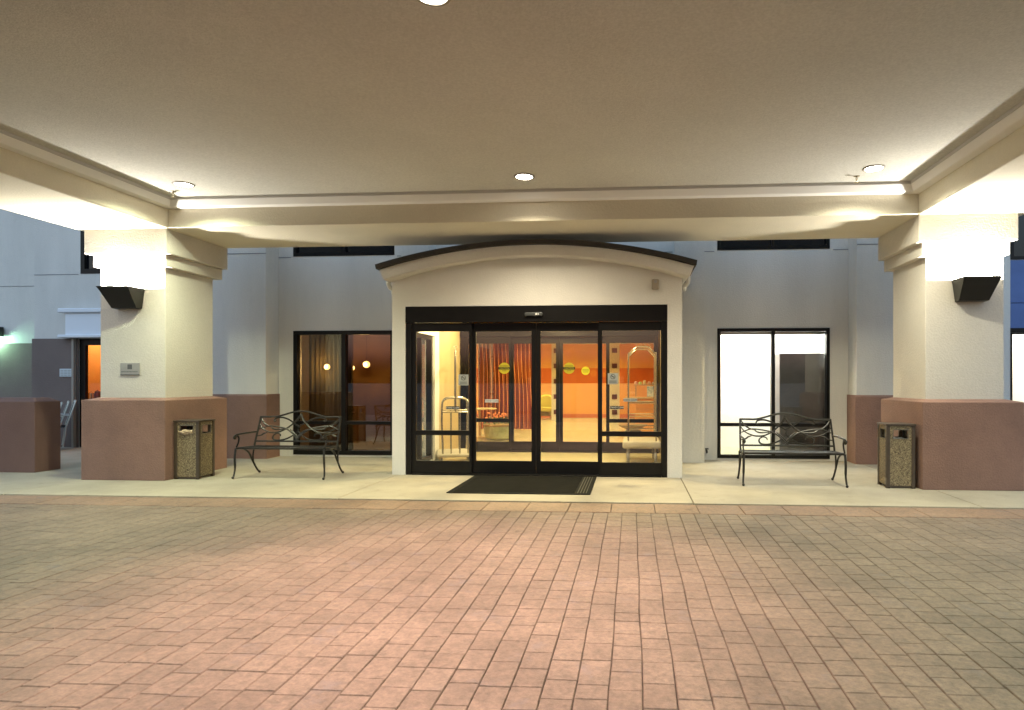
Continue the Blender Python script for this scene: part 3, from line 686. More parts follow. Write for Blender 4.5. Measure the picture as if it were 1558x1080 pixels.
for k in range(7):
    x = 0.12+k*0.125; h = rr.uniform(0.07, 0.15); 
    o = BM(); lathe(o, [(0.038, 1.291), (0.05, 1.291+h*0.3), (0.045, 1.291+h*0.8), (0.02, 1.291+h), (0.0005, 1.291+h)], (x, 17.82, 0), 12)
    q = obj('jar', o, mat('jar glaze', (rr.uniform(.5, .8), rr.uniform(.45, .7), rr.uniform(.3, .5)), 0.3), smooth=True)
    tag(q, 'small pale jars in a row on the lobby shelf', 'jar', 'jars on the lobby shelf')
b = BM(); r = Matrix.Rotation(math.radians(-18), 3, 'X'); box(b, 0.42, 0.66, 17.2, 17.215, 0.955, 1.25, rot=r)
q = obj('brochure_card', b, mat('printed card', (0.7, 0.75, 0.78), 0.4, col2=(0.15, 0.28, 0.4), vscale=14)); tag(q, 'blue and white printed card leaning on the lobby counter', 'brochure')

# luggage carts -------------------------------------------------------
def cart_right():
    t = thing('luggage_cart', 'chrome birdcage luggage cart with pale deck behind the right fixed pane', 'luggage cart', (0.16, 10.75, 0))
    y0, y1 = 10.40, 11.15; b = BM(); box(b, -0.15, 0.48, y0-0.1, y1+0.08, 0.27, 0.385, bev=0.03, seg=3); obj('deck', b, M['carpet'], t, smooth=True)
    for y in (y0, y1):
        b = BM(); xl, xr = -0.055, 0.405
        tube(b, spline([(xl, y, 0.38), (xl, y, 1.0), (xl, y, 1.78), (xl+0.025, y, 1.84), (xl+0.11, y, 1.93), (xl+0.15, y, 1.95), (xr-0.15, y, 1.95), (xr-0.11, y, 1.93), (xr-0.025, y, 1.84), (xr, y, 1.78), (xr, y, 1.0), (xr, y, 0.38)], 5), 0.0135, 10)
        obj('arch', b, M['chrome'], t, smooth=True)
        for z in (0.59, 0.80, 1.02):
            b = BM(); tube(b, [(xl+0.012, y, z), (xr-0.012, y, z)], 0.010, 8); obj('cross_bar', b, M['chrome'], t, smooth=True)
    for x in (0.07, 0.28):
        b = BM(); tube(b, [(x, y0, 1.95), (x, y1, 1.95)], 0.0125, 8); obj('top_rail', b, M['chrome'], t, smooth=True)
    b = BM()
    for k in range(4): tube(b, spline([(0.07+0.07*k, y0+0.05, 1.985), (0.085+0.07*k, y0+0.04, 2.0), (0.10+0.07*k, y0+0.05, 1.97), (0.09+0.07*k, y0+0.05, 1.94)], 4), 0.005, 6)
    obj('hanger_hooks', b, M['chrome'], t, smooth=True)
    for x in (-0.06, 0.39):
        for y in (y0-0.02, y1):
            b = BM(); lathe(b, [(0.05, -0.022), (0.09, -0.024), (0.102, -0.012), (0.102, 0.012), (0.09, 0.024), (0.05, 0.022)], (x, y, 0.111), 22, 'x'); wl_ = obj('wheel', b, M['tyre'], t, smooth=True)
            b = BM(); lathe(b, [(0.0005, -0.027), (0.048, -0.026), (0.05, 0.0), (0.048, 0.026), (0.0005, 0.027)], (x, y, 0.111), 18, 'x'); box(b, x-0.033, x-0.028, y-0.02, y+0.02, 0.10, 0.268); box(b, x+0.028, x+0.033, y-0.02, y+0.02, 0.10, 0.268); obj('caster_fork', b, M['chrome'], wl_, smooth=False)
cart_right()
def cart_left():
    t = thing('luggage_cart', 'steel luggage cart with tall centre hanging bar behind the left fixed pane', 'luggage cart', (0, 0, 0))
    b = BM(); box(b, -0.30, 0.30, -0.45, 0.45, 0.145, 0.20, bev=0.02, seg=2); obj('deck', b, M['carpet'], t)
    for s in (-1, 1):
        y = s*0.36; b = BM()
        tube(b, spline([(-0.20, y, 0.19), (-0.215, y, 0.6), (-0.215, y, 0.95), (-0.195, y, 1.06), (-0.12, y, 1.10), (0, y, 1.105), (0.12, y, 1.10), (0.195, y, 1.06), (0.215, y, 0.95), (0.215, y, 0.6), (0.20, y, 0.19)], 5), 0.015, 10)
        tube(b, [(-0.21, y, 0.88), (0.21, y, 0.88)], 0.013, 8)
        obj('end_frame', b, M['brass'], t, smooth=True)
        for x in (-0.07, 0.07):
            b = BM(); tube(b, [(x, y, 0.19), (x, y, 0.88)], 0.011, 8); obj('bar', b, M['brass'], t, smooth=True)
    b = BM(); tube(b, spline([(0, -0.36, 0.88), (0, -0.36, 1.4), (0, -0.35, 1.8), (0, -0.29, 1.90), (0, -0.15, 1.925), (0, 0.15, 1.925), (0, 0.29, 1.90), (0, 0.35, 1.8), (0, 0.36, 1.4), (0, 0.36, 0.88)], 5), 0.015, 10)
    obj('hanging_bar', b, M['brass'], t, smooth=True)
    b = BM(); tube(b, spline([(-0.035, -0.2, 1.94), (-0.02, -0.2, 1.965), (0.0, -0.2, 1.945), (0.02, -0.2, 1.965), (0.04, -0.2, 1.935)], 4), 0.006, 6); obj('hanger_hooks', b, M['brass'], t, smooth=True)
    for x in (-0.22, 0.22):
        for y in (-0.36, 0.36):
            b = BM(); lathe(b, [(0.03, -0.016), (0.06, -0.016), (0.067, -0.008), (0.067, 0.008), (0.06, 0.016), (0.03, 0.016)], (x, y, 0.076), 18, 'x'); wl_ = obj('wheel', b, M['tyre'], t, smooth=True)
            b = BM(); lathe(b, [(0.0005, -0.018), (0.029, -0.018), (0.029, 0.018), (0.0005, 0.018)], (x, y, 0.076), 14, 'x'); obj('hub', b, M['chrome'], wl_)
    t.location = (-2.97, 10.35, 0); t.rotation_euler.z = math.radians(17)
cart_left()

# vestibule ceiling lamps, lobby lamps (fixtures give the light)
def point(x, y, z, e, col, r=0.05, parent=None, typ='POINT'):
    l = bpy.data.lights.new('lamp_light', typ); l.energy = e; l.color = col
    if typ in ('POINT', 'SPOT'): l.shadow_soft_size = r
    o = bpy.data.objects.new('lamp_light', l); C.objects.link(o)
    if parent: o.parent = parent; o.location = Vector((x, y, z))-W[parent.name]
    else: o.location = (x, y, z)
    return o
def spot(x, y, z, e, col, ang, blend=0.6, r=0.06, parent=None, aim=(0, 0, -1)):
    o = point(x, y, z, e, col, r, parent, 'SPOT'); o.data.spot_size = math.radians(ang); o.data.spot_blend = blend
    o.rotation_euler = Vector(aim).to_track_quat('-Z', 'Y').to_euler(); return o
def recessed(x, y, zc, label, group, e, col, ang, lens, rad=0.085, blend=0.8, glow=0.0):
    t = thing('recessed_light', label, 'ceiling light', (x, y, zc), group)
    b = BM(); lathe(b, [(rad+0.025, zc), (rad+0.025, zc-0.006), (rad+0.018, zc-0.012), (rad, zc-0.012), (rad-0.002, zc-0.004), (rad-0.002, zc)], (x, y, 0), 28)
    obj('trim_ring', b, M['ring'], t, smooth=True)
    b = BM(); lathe(b, [(0.0005, zc-0.010), (rad-0.004, zc-0.008), (rad-0.004, zc-0.003)], (x, y, 0), 28); obj('lens', b, lens, t, smooth=True)
    if ang >= 175: point(x, y, zc-0.06, e, col, 0.05, t)
    else: spot(x, y, zc-0.03, e, col, ang, blend, 0.05, t)
    if glow: point(x, y, zc-0.075, glow, col, 0.06, t)
    return t
WARM = (1.0, 0.80, 0.40)
for x, y, lab, e_ in ((-2.35, 9.72, 'recessed lamp in the vestibule ceiling above the left luggage cart', 230), (-0.45, 9.72, 'recessed lamp in the vestibule ceiling beside the right luggage cart', 230), (-1.4, 11.3, 'recessed lamp in the vestibule ceiling near the inner doors', 130), (-3.02, 11.2, 'recessed lamp close to the yellow vestibule wall', 26)):
    recessed(x, y, 2.64, lab, 'vestibule ceiling lamps', e_, WARM, 180, M['lamp_in'])
for x in (-5.2, -2.9, -0.9):
    for y in (13.6, 16.4, 19.2, 21.8):
        if x < -4 and y < 15: continue
        place = {13.6: 'just inside the inner doors', 16.4: 'in the front half', 19.2: 'in the back half', 21.8: 'by the orange wall'}[y]
        side = {-5.2: 'left', -2.9: 'middle', -0.9: 'right'}[x]
        recessed(x, y, 2.78, 'recessed lobby lamp in the %s row %s' % (side, place), 'lobby ceiling lamps', 270, (1.0, 0.83, 0.36), 155, M['lamp_in'])

# right window room: bright white room with the back of a cabinet
b = BM(); box(b, 1.503, 4.2, 13.0, 13.1, 0, 2.75); box(b, 1.455, 1.50, 11.402, 12.998, 0, 2.75) if False else None
box(b, 4.1, 4.2, 12.31, 12.998, 0, 2.75); box(b, 1.46, 4.2, 11.402, 13.1, 2.75, 2.85); box(b, 1.46, 1.499, 11.402, 11.99, 0.01, 2.75); box(b, 3.62, 3.70, 11.402, 12.28, 0, 2.748)
obj('office_wall', b, M['white'], kind='structure')
b = BM(); box(b, 1.5, 4.1, 11.402, 12.999, -0.02, 0.012); obj('office_floor', b, mat('office floor', (0.5, 0.5, 0.3), 0.5), kind='structure')
t_ = thing('office_lamp', 'bright ceiling panel lighting the white room behind the right window', 'ceiling light', (2.5, 12.2, 2.74))
b = BM(); box(b, 1.7, 3.4, 11.7, 12.7, 2.70, 2.745); obj('diffuser', b, mat('white panel light', (1, 1, 1), 0.5, emit=(0.95, 1.0, 0.97), estr=28), t_)
t_ = thing('vending_cabinet', 'tall dark grey metal cabinet standing behind the right window pane', 'cabinet', (3.1, 11.7, 0))
b = BM(); box(b, 2.66, 3.50, 11.47, 12.1, 0.03, 1.885, bev=0.012, seg=2); obj('body', b, M['cabinet'], t_)
b = BM()
for k in range(7): box(b, 2.80, 3.36, 11.462, 11.469, 0.18+0.035*k, 0.195+0.035*k)
obj('vent_grille', b, M['liner'], t_)
b = BM(); box(b, 2.64, 3.52, 11.44, 12.12, 0.013, 0.03); obj('plinth', b, M['liner'], t_)

# left window room: dim lounge with globe lamps and drapes
b = BM(); box(b, -6.9, -4.255, 14.0, 14.148, 0, 2.9); box(b, -6.9, -6.8, 11.402, 13.998, 0, 2.9) if False else None
obj('lounge_wall', b, M['dark_in'], kind='structure')
b = BM(); box(b, -6.9, -6.56, 12.3, 13.998, 0, 2.9); box(b, -6.9, -4.26, 11.402, 13.998, 2.75, 2.85); obj('lounge_ceiling', b, M['dark_in'], kind='structure')
b = BM(); prev = None
t_ = thing('lounge_drape', 'olive drape hanging inside the left pane of the left window', 'curtain', (-5.9, 11.6, 0))
for k in range(70):
    x = -6.2+0.98*k/69*0.9; y = 11.62+0.03*math.sin(k*0.9)
    v = [b.verts.new((x, y, 0.05)), b.verts.new((x, y, 2.5)), b.verts.new((x, y+0.01, 2.5)), b.verts.new((x, y+0.01, 0.05))]
    if prev:
        for i in range(4): b.faces.new([prev[i], v[i], v[(i+1) % 4], prev[(i+1) % 4]])
    prev = v
obj('fabric', b, M['olive'], t_, smooth=True)
b = BM(); tube(b, [(-6.3, 11.62, 2.52), (-5.2, 11.62, 2.52)], 0.015, 8); obj('rod', b, M['bronze'], t_, smooth=True)
for k, (x, y, z, lab) in enumerate(((-6.02, 11.45, 1.655, 'small warm globe lamp glowing behind the left pane of the left window'), (-6.17, 13.4, 1.675, 'round warm globe lamp beside the centre bar of the left window'), (-5.88, 13.5, 1.755, 'brightest warm globe lamp in the right pane of the left window'))):
    if k == 0: x, y = -5.78, 11.50
    t_ = thing('pendant_lamp', lab, 'pendant lamp', (x, y, z), 'globe lamps in the lounge')
    b = BM(); R = 0.055 if k == 0 else (0.06 if k == 1 else 0.075)
    bmesh.ops.create_uvsphere(b, u_segments=18, v_segments=12, radius=R, matrix=Matrix.Translation((x, y, z))); obj('globe', b, M['lamp_warm'], t_, smooth=True)
    b = BM(); tube(b, [(x, y, z+R-0.003), (x, y, 2.74)], 0.004, 6); obj('cord', b, M['liner'], t_)
    point(x, y-0.12, z, 18, (1.0, 0.66, 0.28), 0.05, t_)

# far rooms behind wing door and right wing window
b = BM(); box(b, -12.2, -9.0, 15.0, 15.1, 0, 2.8); box(b, -12.28, -12.2, 12.39, 15.1, 0, 2.8); box(b, -9.0, -8.9, 12.39, 15.1, 0, 2.8); box(b, -12.28, -8.9, 12.39, 15.1, 2.8, 2.9)
obj('breakfast_room_wall', b, M['orange'], kind='structure')
b = BM(); box(b, -12.19, -9.01, 12.39, 14.99, -0.02, 0.008); obj('breakfast_room_floor', b, M['tile'], kind='structure')
recessed(-11.5, 13.5, 2.8, 'recessed lamp inside the far left breakfast room', None, 80, (1.0, 0.72, 0.38), 180, M['lamp_in'])
t_ = thing('buffet_counter', 'dark buffet counter seen through the far left door', 'counter', (-11.3, 14.2, 0))
b = BM(); box(b, -12.17, -11.75, 12.8, 14.5, 0.009, 0.88, bev=0.01); obj('cabinet', b, M['maroon'], t_)
b = BM(); box(b, -12.18, -11.72, 12.78, 14.52, 0.882, 0.92); obj('counter_top', b, M['wood'], t_)
for k in range(5):
    b = BM(); x = 13.05+k*0.17; lathe(b, [(0.05, 0.921), (0.065, 1.0), (0.055, 1.12+0.03*(k % 3)), (0.0005, 1.16+0.03*(k % 3))], (-11.97, x, 0), 12)
    q = obj('beverage_urn', b, M['maroon'] if k % 2 else M['chrome'], smooth=True); tag(q, 'small urns on the buffet counter in the far left room', 'urn', 'urns on the buffet counter')
b = BM(); box(b, 6.4, 10.0, 13.6, 13.7, 0, 3.4); box(b, 6.3, 6.4, 12.61, 13.7, 0, 3.4); box(b, 10.0, 10.1, 12.61, 13.7, 0, 3.4); obj('wing_room_wall', b, M['white'], kind='structure')
t_ = thing('wing_room_lamp', 'bright ceiling panel in the lit room at the far right', 'ceiling light', (8.2, 13.1, 2.6))
b = BM(); box(b, 6.6, 9.8, 12.8, 13.4, 2.55, 2.6); obj('diffuser', b, mat('warm panel light', (1, 1, 1), 0.5, emit=(1.0, 0.9, 0.72), estr=18), t_)

# ------------------------------------------------------------------ canopy
BX0, BX1, TX0, TX1 = -7.67, -6.33, 3.60, 4.94
BY0, BY1, CY0 = 8.12, 9.45, -2.0
canopy = thing('entrance_canopy', 'wide flat porte cochere canopy with deep cream beams over the driveway', 'canopy', (-1.38, 4, 3.48))
b = BM(); box(b, BX1, TX0, CY0, BY0, 3.85, 4.6); obj('ceiling', b, M['ceil'], canopy)
b = BM(); box(b, BX0, BX1-0.001, CY0-1.33, BY1, 3.48, 4.6, bev=0.012); obj('beam', b, M['beam'], canopy)
b = BM(); box(b, TX0+0.001, TX1, CY0-1.33, BY1, 3.48, 4.6, bev=0.012); obj('beam', b, M['beam'], canopy)
b = BM(); box(b, BX1+0.001, TX0-0.001, BY0, BY1-0.003, 3.482, 4.598, bev=0.006); obj('beam', b, M['beam'], canopy)
b = BM(); box(b, BX1+0.001, TX0-0.001, CY0-1.327, CY0, 3.482, 4.598, bev=0.006); obj('beam', b, M['beam'], canopy)
# stepped crown moulding round the ceiling, mitred ring
def ring_mould(prof, m, nm):
    """prof: list of (inset, z)"""
    b = BM(); L = []
    for (i, z) in prof:
        L.append([b.verts.new(p) for p in ((BX1+i, CY0+i, z), (TX0-i, CY0+i, z), (TX0-i, BY0-i, z), (BX1+i, BY0-i, z))])
    n = len(L)
    for j in range(n):
        for k in range(4): b.faces.new([L[j][k], L[j][(k+1) % 4], L[(j+1) % n][(k+1) % 4], L[(j+1) % n][k]])
    bmesh.ops.recalc_face_normals(b, faces=b.faces); obj(nm, b, m, canopy)
ring_mould([(0.001, 3.735), (0.11, 3.735), (0.12, 3.742), (0.165, 3.812), (0.001, 3.814)], mat('white crown paint', (0.86, 0.85, 0.83), 0.7), 'crown_moulding')
ring_mould([(0.001, 3.815), (0.168, 3.815), (0.172, 3.848), (0.001, 3.848)], mat('shade grey moulding', (0.62, 0.61, 0.60), 0.8, bump=0.2), 'crown_bead')  # grey of the bead's shaded face painted into its colour

def ceiling_lamp(x, y, lab, e, col, ang=150):
    return recessed(x, y, 3.85, lab, 'recessed lights in the canopy ceiling', e, col, ang, M['lamp_on'], 0.10, glow=0.0)
ceiling_lamp(-5.60, 7.45, 'lit recessed canopy light nearest the left pillar', 400, (0.92, 1.0, 0.70))
ceiling_lamp(-1.29, 7.45, 'lit recessed canopy light above the entrance mat', 380, (1.0, 0.88, 0.64), 140)
ceiling_lamp(2.80, 7.45, 'lit recessed canopy light nearest the right pillar', 330, (0.98, 0.95, 0.74))
ceiling_lamp(-1.27, 3.90, 'lit recessed canopy light at the top edge of the photo', 1350, (1.0, 0.64, 0.58), 84)
ceiling_lamp(-5.60, 3.90, 'recessed canopy light over the left side of the driveway', 320, (0.86, 1.0, 0.62))
ceiling_lamp(2.80, 3.90, 'recessed canopy light over the right side of the driveway', 320, (0.88, 1.0, 0.64))
ceiling_lamp(-1.33, 0.4, 'unseen canopy light added at the outer middle of the driveway', 230, (1.0, 0.80, 0.66))  # lamp row behind the camera, added for light on the driveway

ceiling_lamp(-5.60, 0.4, 'unseen canopy light added at the outer left of the driveway', 200, (0.90, 1.0, 0.66))  # unseen side lamp added to brighten the paving
ceiling_lamp(2.80, 0.4, 'unseen canopy light added at the outer right of the driveway', 200, (0.90, 1.0, 0.66))  # unseen, added to lift the right side of the paving

def sprinkler(x, y, lab):
    t = thing('sprinkler_head', lab, 'sprinkler', (x, y, 3.85), 'sprinkler heads in the canopy')
    b = BM(); lathe(b, [(0.035, 3.85), (0.035, 3.843), (0.012, 3.835), (0.012, 3.80), (0.006, 3.795), (0.006, 3.775), (0.0005, 3.775)], (x, y, 0), 14); obj('escutcheon', b, M['brass'], t, smooth=True)
    b = BM(); lathe(b, [(0.0005, 3.774), (0.03, 3.773), (0.03, 3.770), (0.0005, 3.768)], (x, y, 0), 14); obj('deflector', b, M['brass'], t)
sprinkler(-5.95, 7.72, 'tiny sprinkler head in the canopy corner by the left light')
sprinkler(2.70, 7.72, 'tiny sprinkler head in the canopy corner by the right light')

# ------------------------------------------------------------------ pillars, sconces
def pillar(c, mirror, label):
    s = -1 if mirror else 1
    def X(a, b_): 
        p = sorted((c+s*(a+7.03), c+s*(b_+7.03))); return p
    t = thing('canopy_pillar', label, 'pillar', (c, 8.9, 0), 'square pillars holding up the canopy')
    x0, x1 = X(-7.51, -6.54); b = BM(); box(b, x0, x1, 8.34, 9.34, 1.10, 2.98, bev=0.006); obj('shaft', b, M['stucco'], t)
    x0, x1 = X(-7.69, -6.45); b = BM(); 
    sx0, sx1 = X(-7.52, -6.53)
    v0 = [b.verts.new(p) for p in ((x0, 8.22, 0), (x1, 8.22, 0), (x1, 9.55, 0), (x0, 9.55, 0))]
    v1 = [b.verts.new(p) for p in ((x0, 8.22, 1.115), (x1, 8.22, 1.115), (x1, 9.55, 1.115), (x0, 9.55, 1.115))]
    v2 = [b.verts.new(p) for p in ((sx0, 8.33, 1.15), (sx1, 8.33, 1.15), (sx1, 9.35, 1.15), (sx0, 9.35, 1.15))]
    for A, B in ((v0, v1), (v1, v2)):
        for k in range(4): b.faces.new([A[k], A[(k+1) % 4], B[(k+1) % 4], B[k]])
    b.faces.new(v0[::-1]); b.faces.new(v2); bmesh.ops.recalc_face_normals(b, faces=b.faces)
    bmesh.ops.bevel(b, geom=list(b.edges), offset=0.006, segments=1, affect='EDGES')
    obj('base', b, M['brown'], t)
    x0, x1 = X(-7.53, -6.45); b = BM(); box(b, x0, x1, 8.24, 9.44, 2.981, 3.144, bev=0.006)
    x0, x1 = X(-7.57, -6.37); box(b, x0, x1, 8.14, 9.448, 3.145, 3.479, bev=0.006); obj('capital', b, M['stucco'], t)
    return t
pillar(-7.03, False, 'square stucco pillar with small plaque and brown base on the left')
pillar(4.27, True, 'square stucco pillar with brown base on the right, no plaque')
def sconce(c, mirror, label):
    s = -1 if mirror else 1
    t = thing('wall_sconce', label, 'wall light', (c, 8.34, 2.54), 'uplight sconces on the pillars')
    b = BM()
    def sect(z, hw, d, th=0.0): return [(c-hw, 8.345, z), (c+hw, 8.345, z), (c+hw, 8.338-d, z), (c-hw, 8.338-d, z)]
    lv = [sect(2.40, 0.18, 0.07), sect(2.405, 0.185, 0.10), sect(2.62, 0.215, 0.26), sect(2.66, 0.225, 0.29), sect(2.68, 0.23, 0.31)]
    inn = [sect(2.68, 0.215, 0.295), sect(2.52, 0.18, 0.18)]
    rings = [[b.verts.new(p) for p in l] for l in lv]+[[b.verts.new((p[0], min(p[1], 8.33), p[2])) for p in l] for l in inn]
    for i in range(len(rings)-1):
        for k in range(4): b.faces.new([rings[i][k], rings[i][(k+1) % 4], rings[i+1][(k+1) % 4], rings[i+1][k]])
    b.faces.new(rings[0][::-1]); b.faces.new(rings[-1]); bmesh.ops.recalc_face_normals(b, faces=b.faces)
    obj('housing', b, M['sconce'], t)
    b = BM(); box(b, c-0.14, c+0.14, 8.20, 8.32, 2.535, 2.55); obj('lamp_glass', b, mat('sconce lens', (1, 1, 1), 0.5, emit=(1, 0.95, 0.85), estr=30), t)
    l = point(c, 8.115, 2.65, 340, (1.0, 0.95, 0.84), 0.045, t)
    return t
sconce(-7.07, False, 'dark trough uplight on the front of the left pillar')
sconce(4.33, True, 'dark trough uplight on the front of the right pillar')

# plaque, notice
t_ = thing('pillar_plaque', 'small grey metal plaque on the front of the left pillar', 'plaque', (-7.055, 8.34, 1.55))
b = BM(); box(b, -7.20, -6.91, 8.326, 8.338, 1.463, 1.64, bev=0.004); obj('plate', b, M['plaque'], t_)
b = BM(); box(b, -7.09, -7.022, 8.3235, 8.3258, 1.55, 1.617); obj('emblem', b, mat('plaque emblem grey', (0.10, 0.10, 0.10), 0.5), t_)
b = BM(); rr = random.Random(2); x = -7.18
while x < -6.94:
    ww = rr.uniform(0.010, 0.022); box(b, x, x+ww, 8.3238, 8.3258, 1.515-0.006, 1.515+0.006); x += ww+0.004
box(b, -7.195, -6.915, 8.3238, 8.3258, 1.468, 1.481); obj('text_line', b, mat('plaque letters', (0.14, 0.14, 0.14), 0.5), t_)
t_ = thing('wall_notice', 'white framed notice on the taupe wall beside the far left door', 'notice', (-11.8, 12.26, 1.56))
b = BM(); box(b, -11.94, -11.665, 12.252, 12.268, 1.476, 1.642, bev=0.003); obj('board', b, mat('notice white', (0.55, 0.6, 0.62), 0.5), t_)
b = BM()
for r in range(4): 
    for q in range(3): box(b, -11.915+q*0.08, -11.85+q*0.08, 12.2495, 12.2518, 1.50+r*0.033, 1.515+r*0.033)
obj('print', b, M['dec_g'], t_)

# left wing lamp
t_ = thing('wall_lamp', 'dark box wall lamp casting green light on the far left wall', 'wall light', (-14.95, 13.72, 2.5))
b = BM(); box(b, -15.15, -14.76, 13.50, 13.718, 2.43, 2.66, bev=0.01); obj('housing', b, M['sconce'], t_)
b = BM(); box(b, -15.12, -14.79, 13.53, 13.70, 2.41, 2.429); obj('lens', b, M['lamp_green'], t_)
point(-14.95, 13.55, 2.36, 40, (0.45, 1.0, 0.65), 0.08, t_)

# low wall
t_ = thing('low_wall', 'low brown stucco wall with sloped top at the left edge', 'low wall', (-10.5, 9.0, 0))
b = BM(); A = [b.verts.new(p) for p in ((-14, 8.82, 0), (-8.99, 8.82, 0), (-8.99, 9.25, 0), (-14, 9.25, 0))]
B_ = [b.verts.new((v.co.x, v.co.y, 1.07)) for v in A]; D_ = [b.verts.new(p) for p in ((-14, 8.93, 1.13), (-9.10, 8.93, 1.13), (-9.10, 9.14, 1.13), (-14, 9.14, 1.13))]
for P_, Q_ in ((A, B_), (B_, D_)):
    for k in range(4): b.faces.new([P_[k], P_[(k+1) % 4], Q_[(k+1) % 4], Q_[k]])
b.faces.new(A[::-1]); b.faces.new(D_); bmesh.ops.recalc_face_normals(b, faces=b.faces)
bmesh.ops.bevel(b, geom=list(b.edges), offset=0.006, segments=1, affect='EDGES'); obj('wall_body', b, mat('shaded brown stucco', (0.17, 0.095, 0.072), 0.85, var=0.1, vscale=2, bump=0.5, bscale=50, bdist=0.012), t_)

# stacked patio chairs
def patio_chair():
    t = thing('patio_chair', 'aluminium patio chairs stacked against the far taupe wall', 'chair', (0, 0, 0), 'stacked patio chairs')
    b = BM()
    for s in (-1, 1):
        tube(b, spline([(0.0, s*0.25, 0.012), (0.03, s*0.25, 0.25), (0.05, s*0.25, 0.42), (0.12, s*0.25, 0.66), (0.20, s*0.25, 0.93)], 4), 0.014, 8)
    tube(b, [(0.20, -0.25, 0.93), (0.20, 0.25, 0.93)], 0.014, 8); obj('back_frame', b, M['alum'], t, smooth=True)
    for s in (-1, 1):
        b = BM(); tube(b, spline([(0.10, s*0.27, 0.64), (-0.1, s*0.27, 0.66), (-0.36, s*0.27, 0.62), (-0.40, s*0.27, 0.40), (-0.42, s*0.27, 0.012)], 4), 0.013, 8); obj('leg', b, M['alum'], t, smooth=True)
    b = BM(); box(b, -0.40, 0.06, -0.24, 0.24, 0.40, 0.425, bev=0.01); obj('seat', b, M['sling'], t)
    b = BM(); r = Matrix.Rotation(math.radians(16), 3, 'Y'); box(b, 0.118, 0.132, -0.235, 0.235, 0.46, 0.91, rot=r); obj('backrest', b, M['sling'], t)
    return t
pc = patio_chair()
for k in range(4):
    o = pc if k == 0 else copy_tree(pc); o.location = (-11.68+k*0.075, 11.60+k*0.075, 0.02*k); o.rotation_euler.z = math.radians(45)

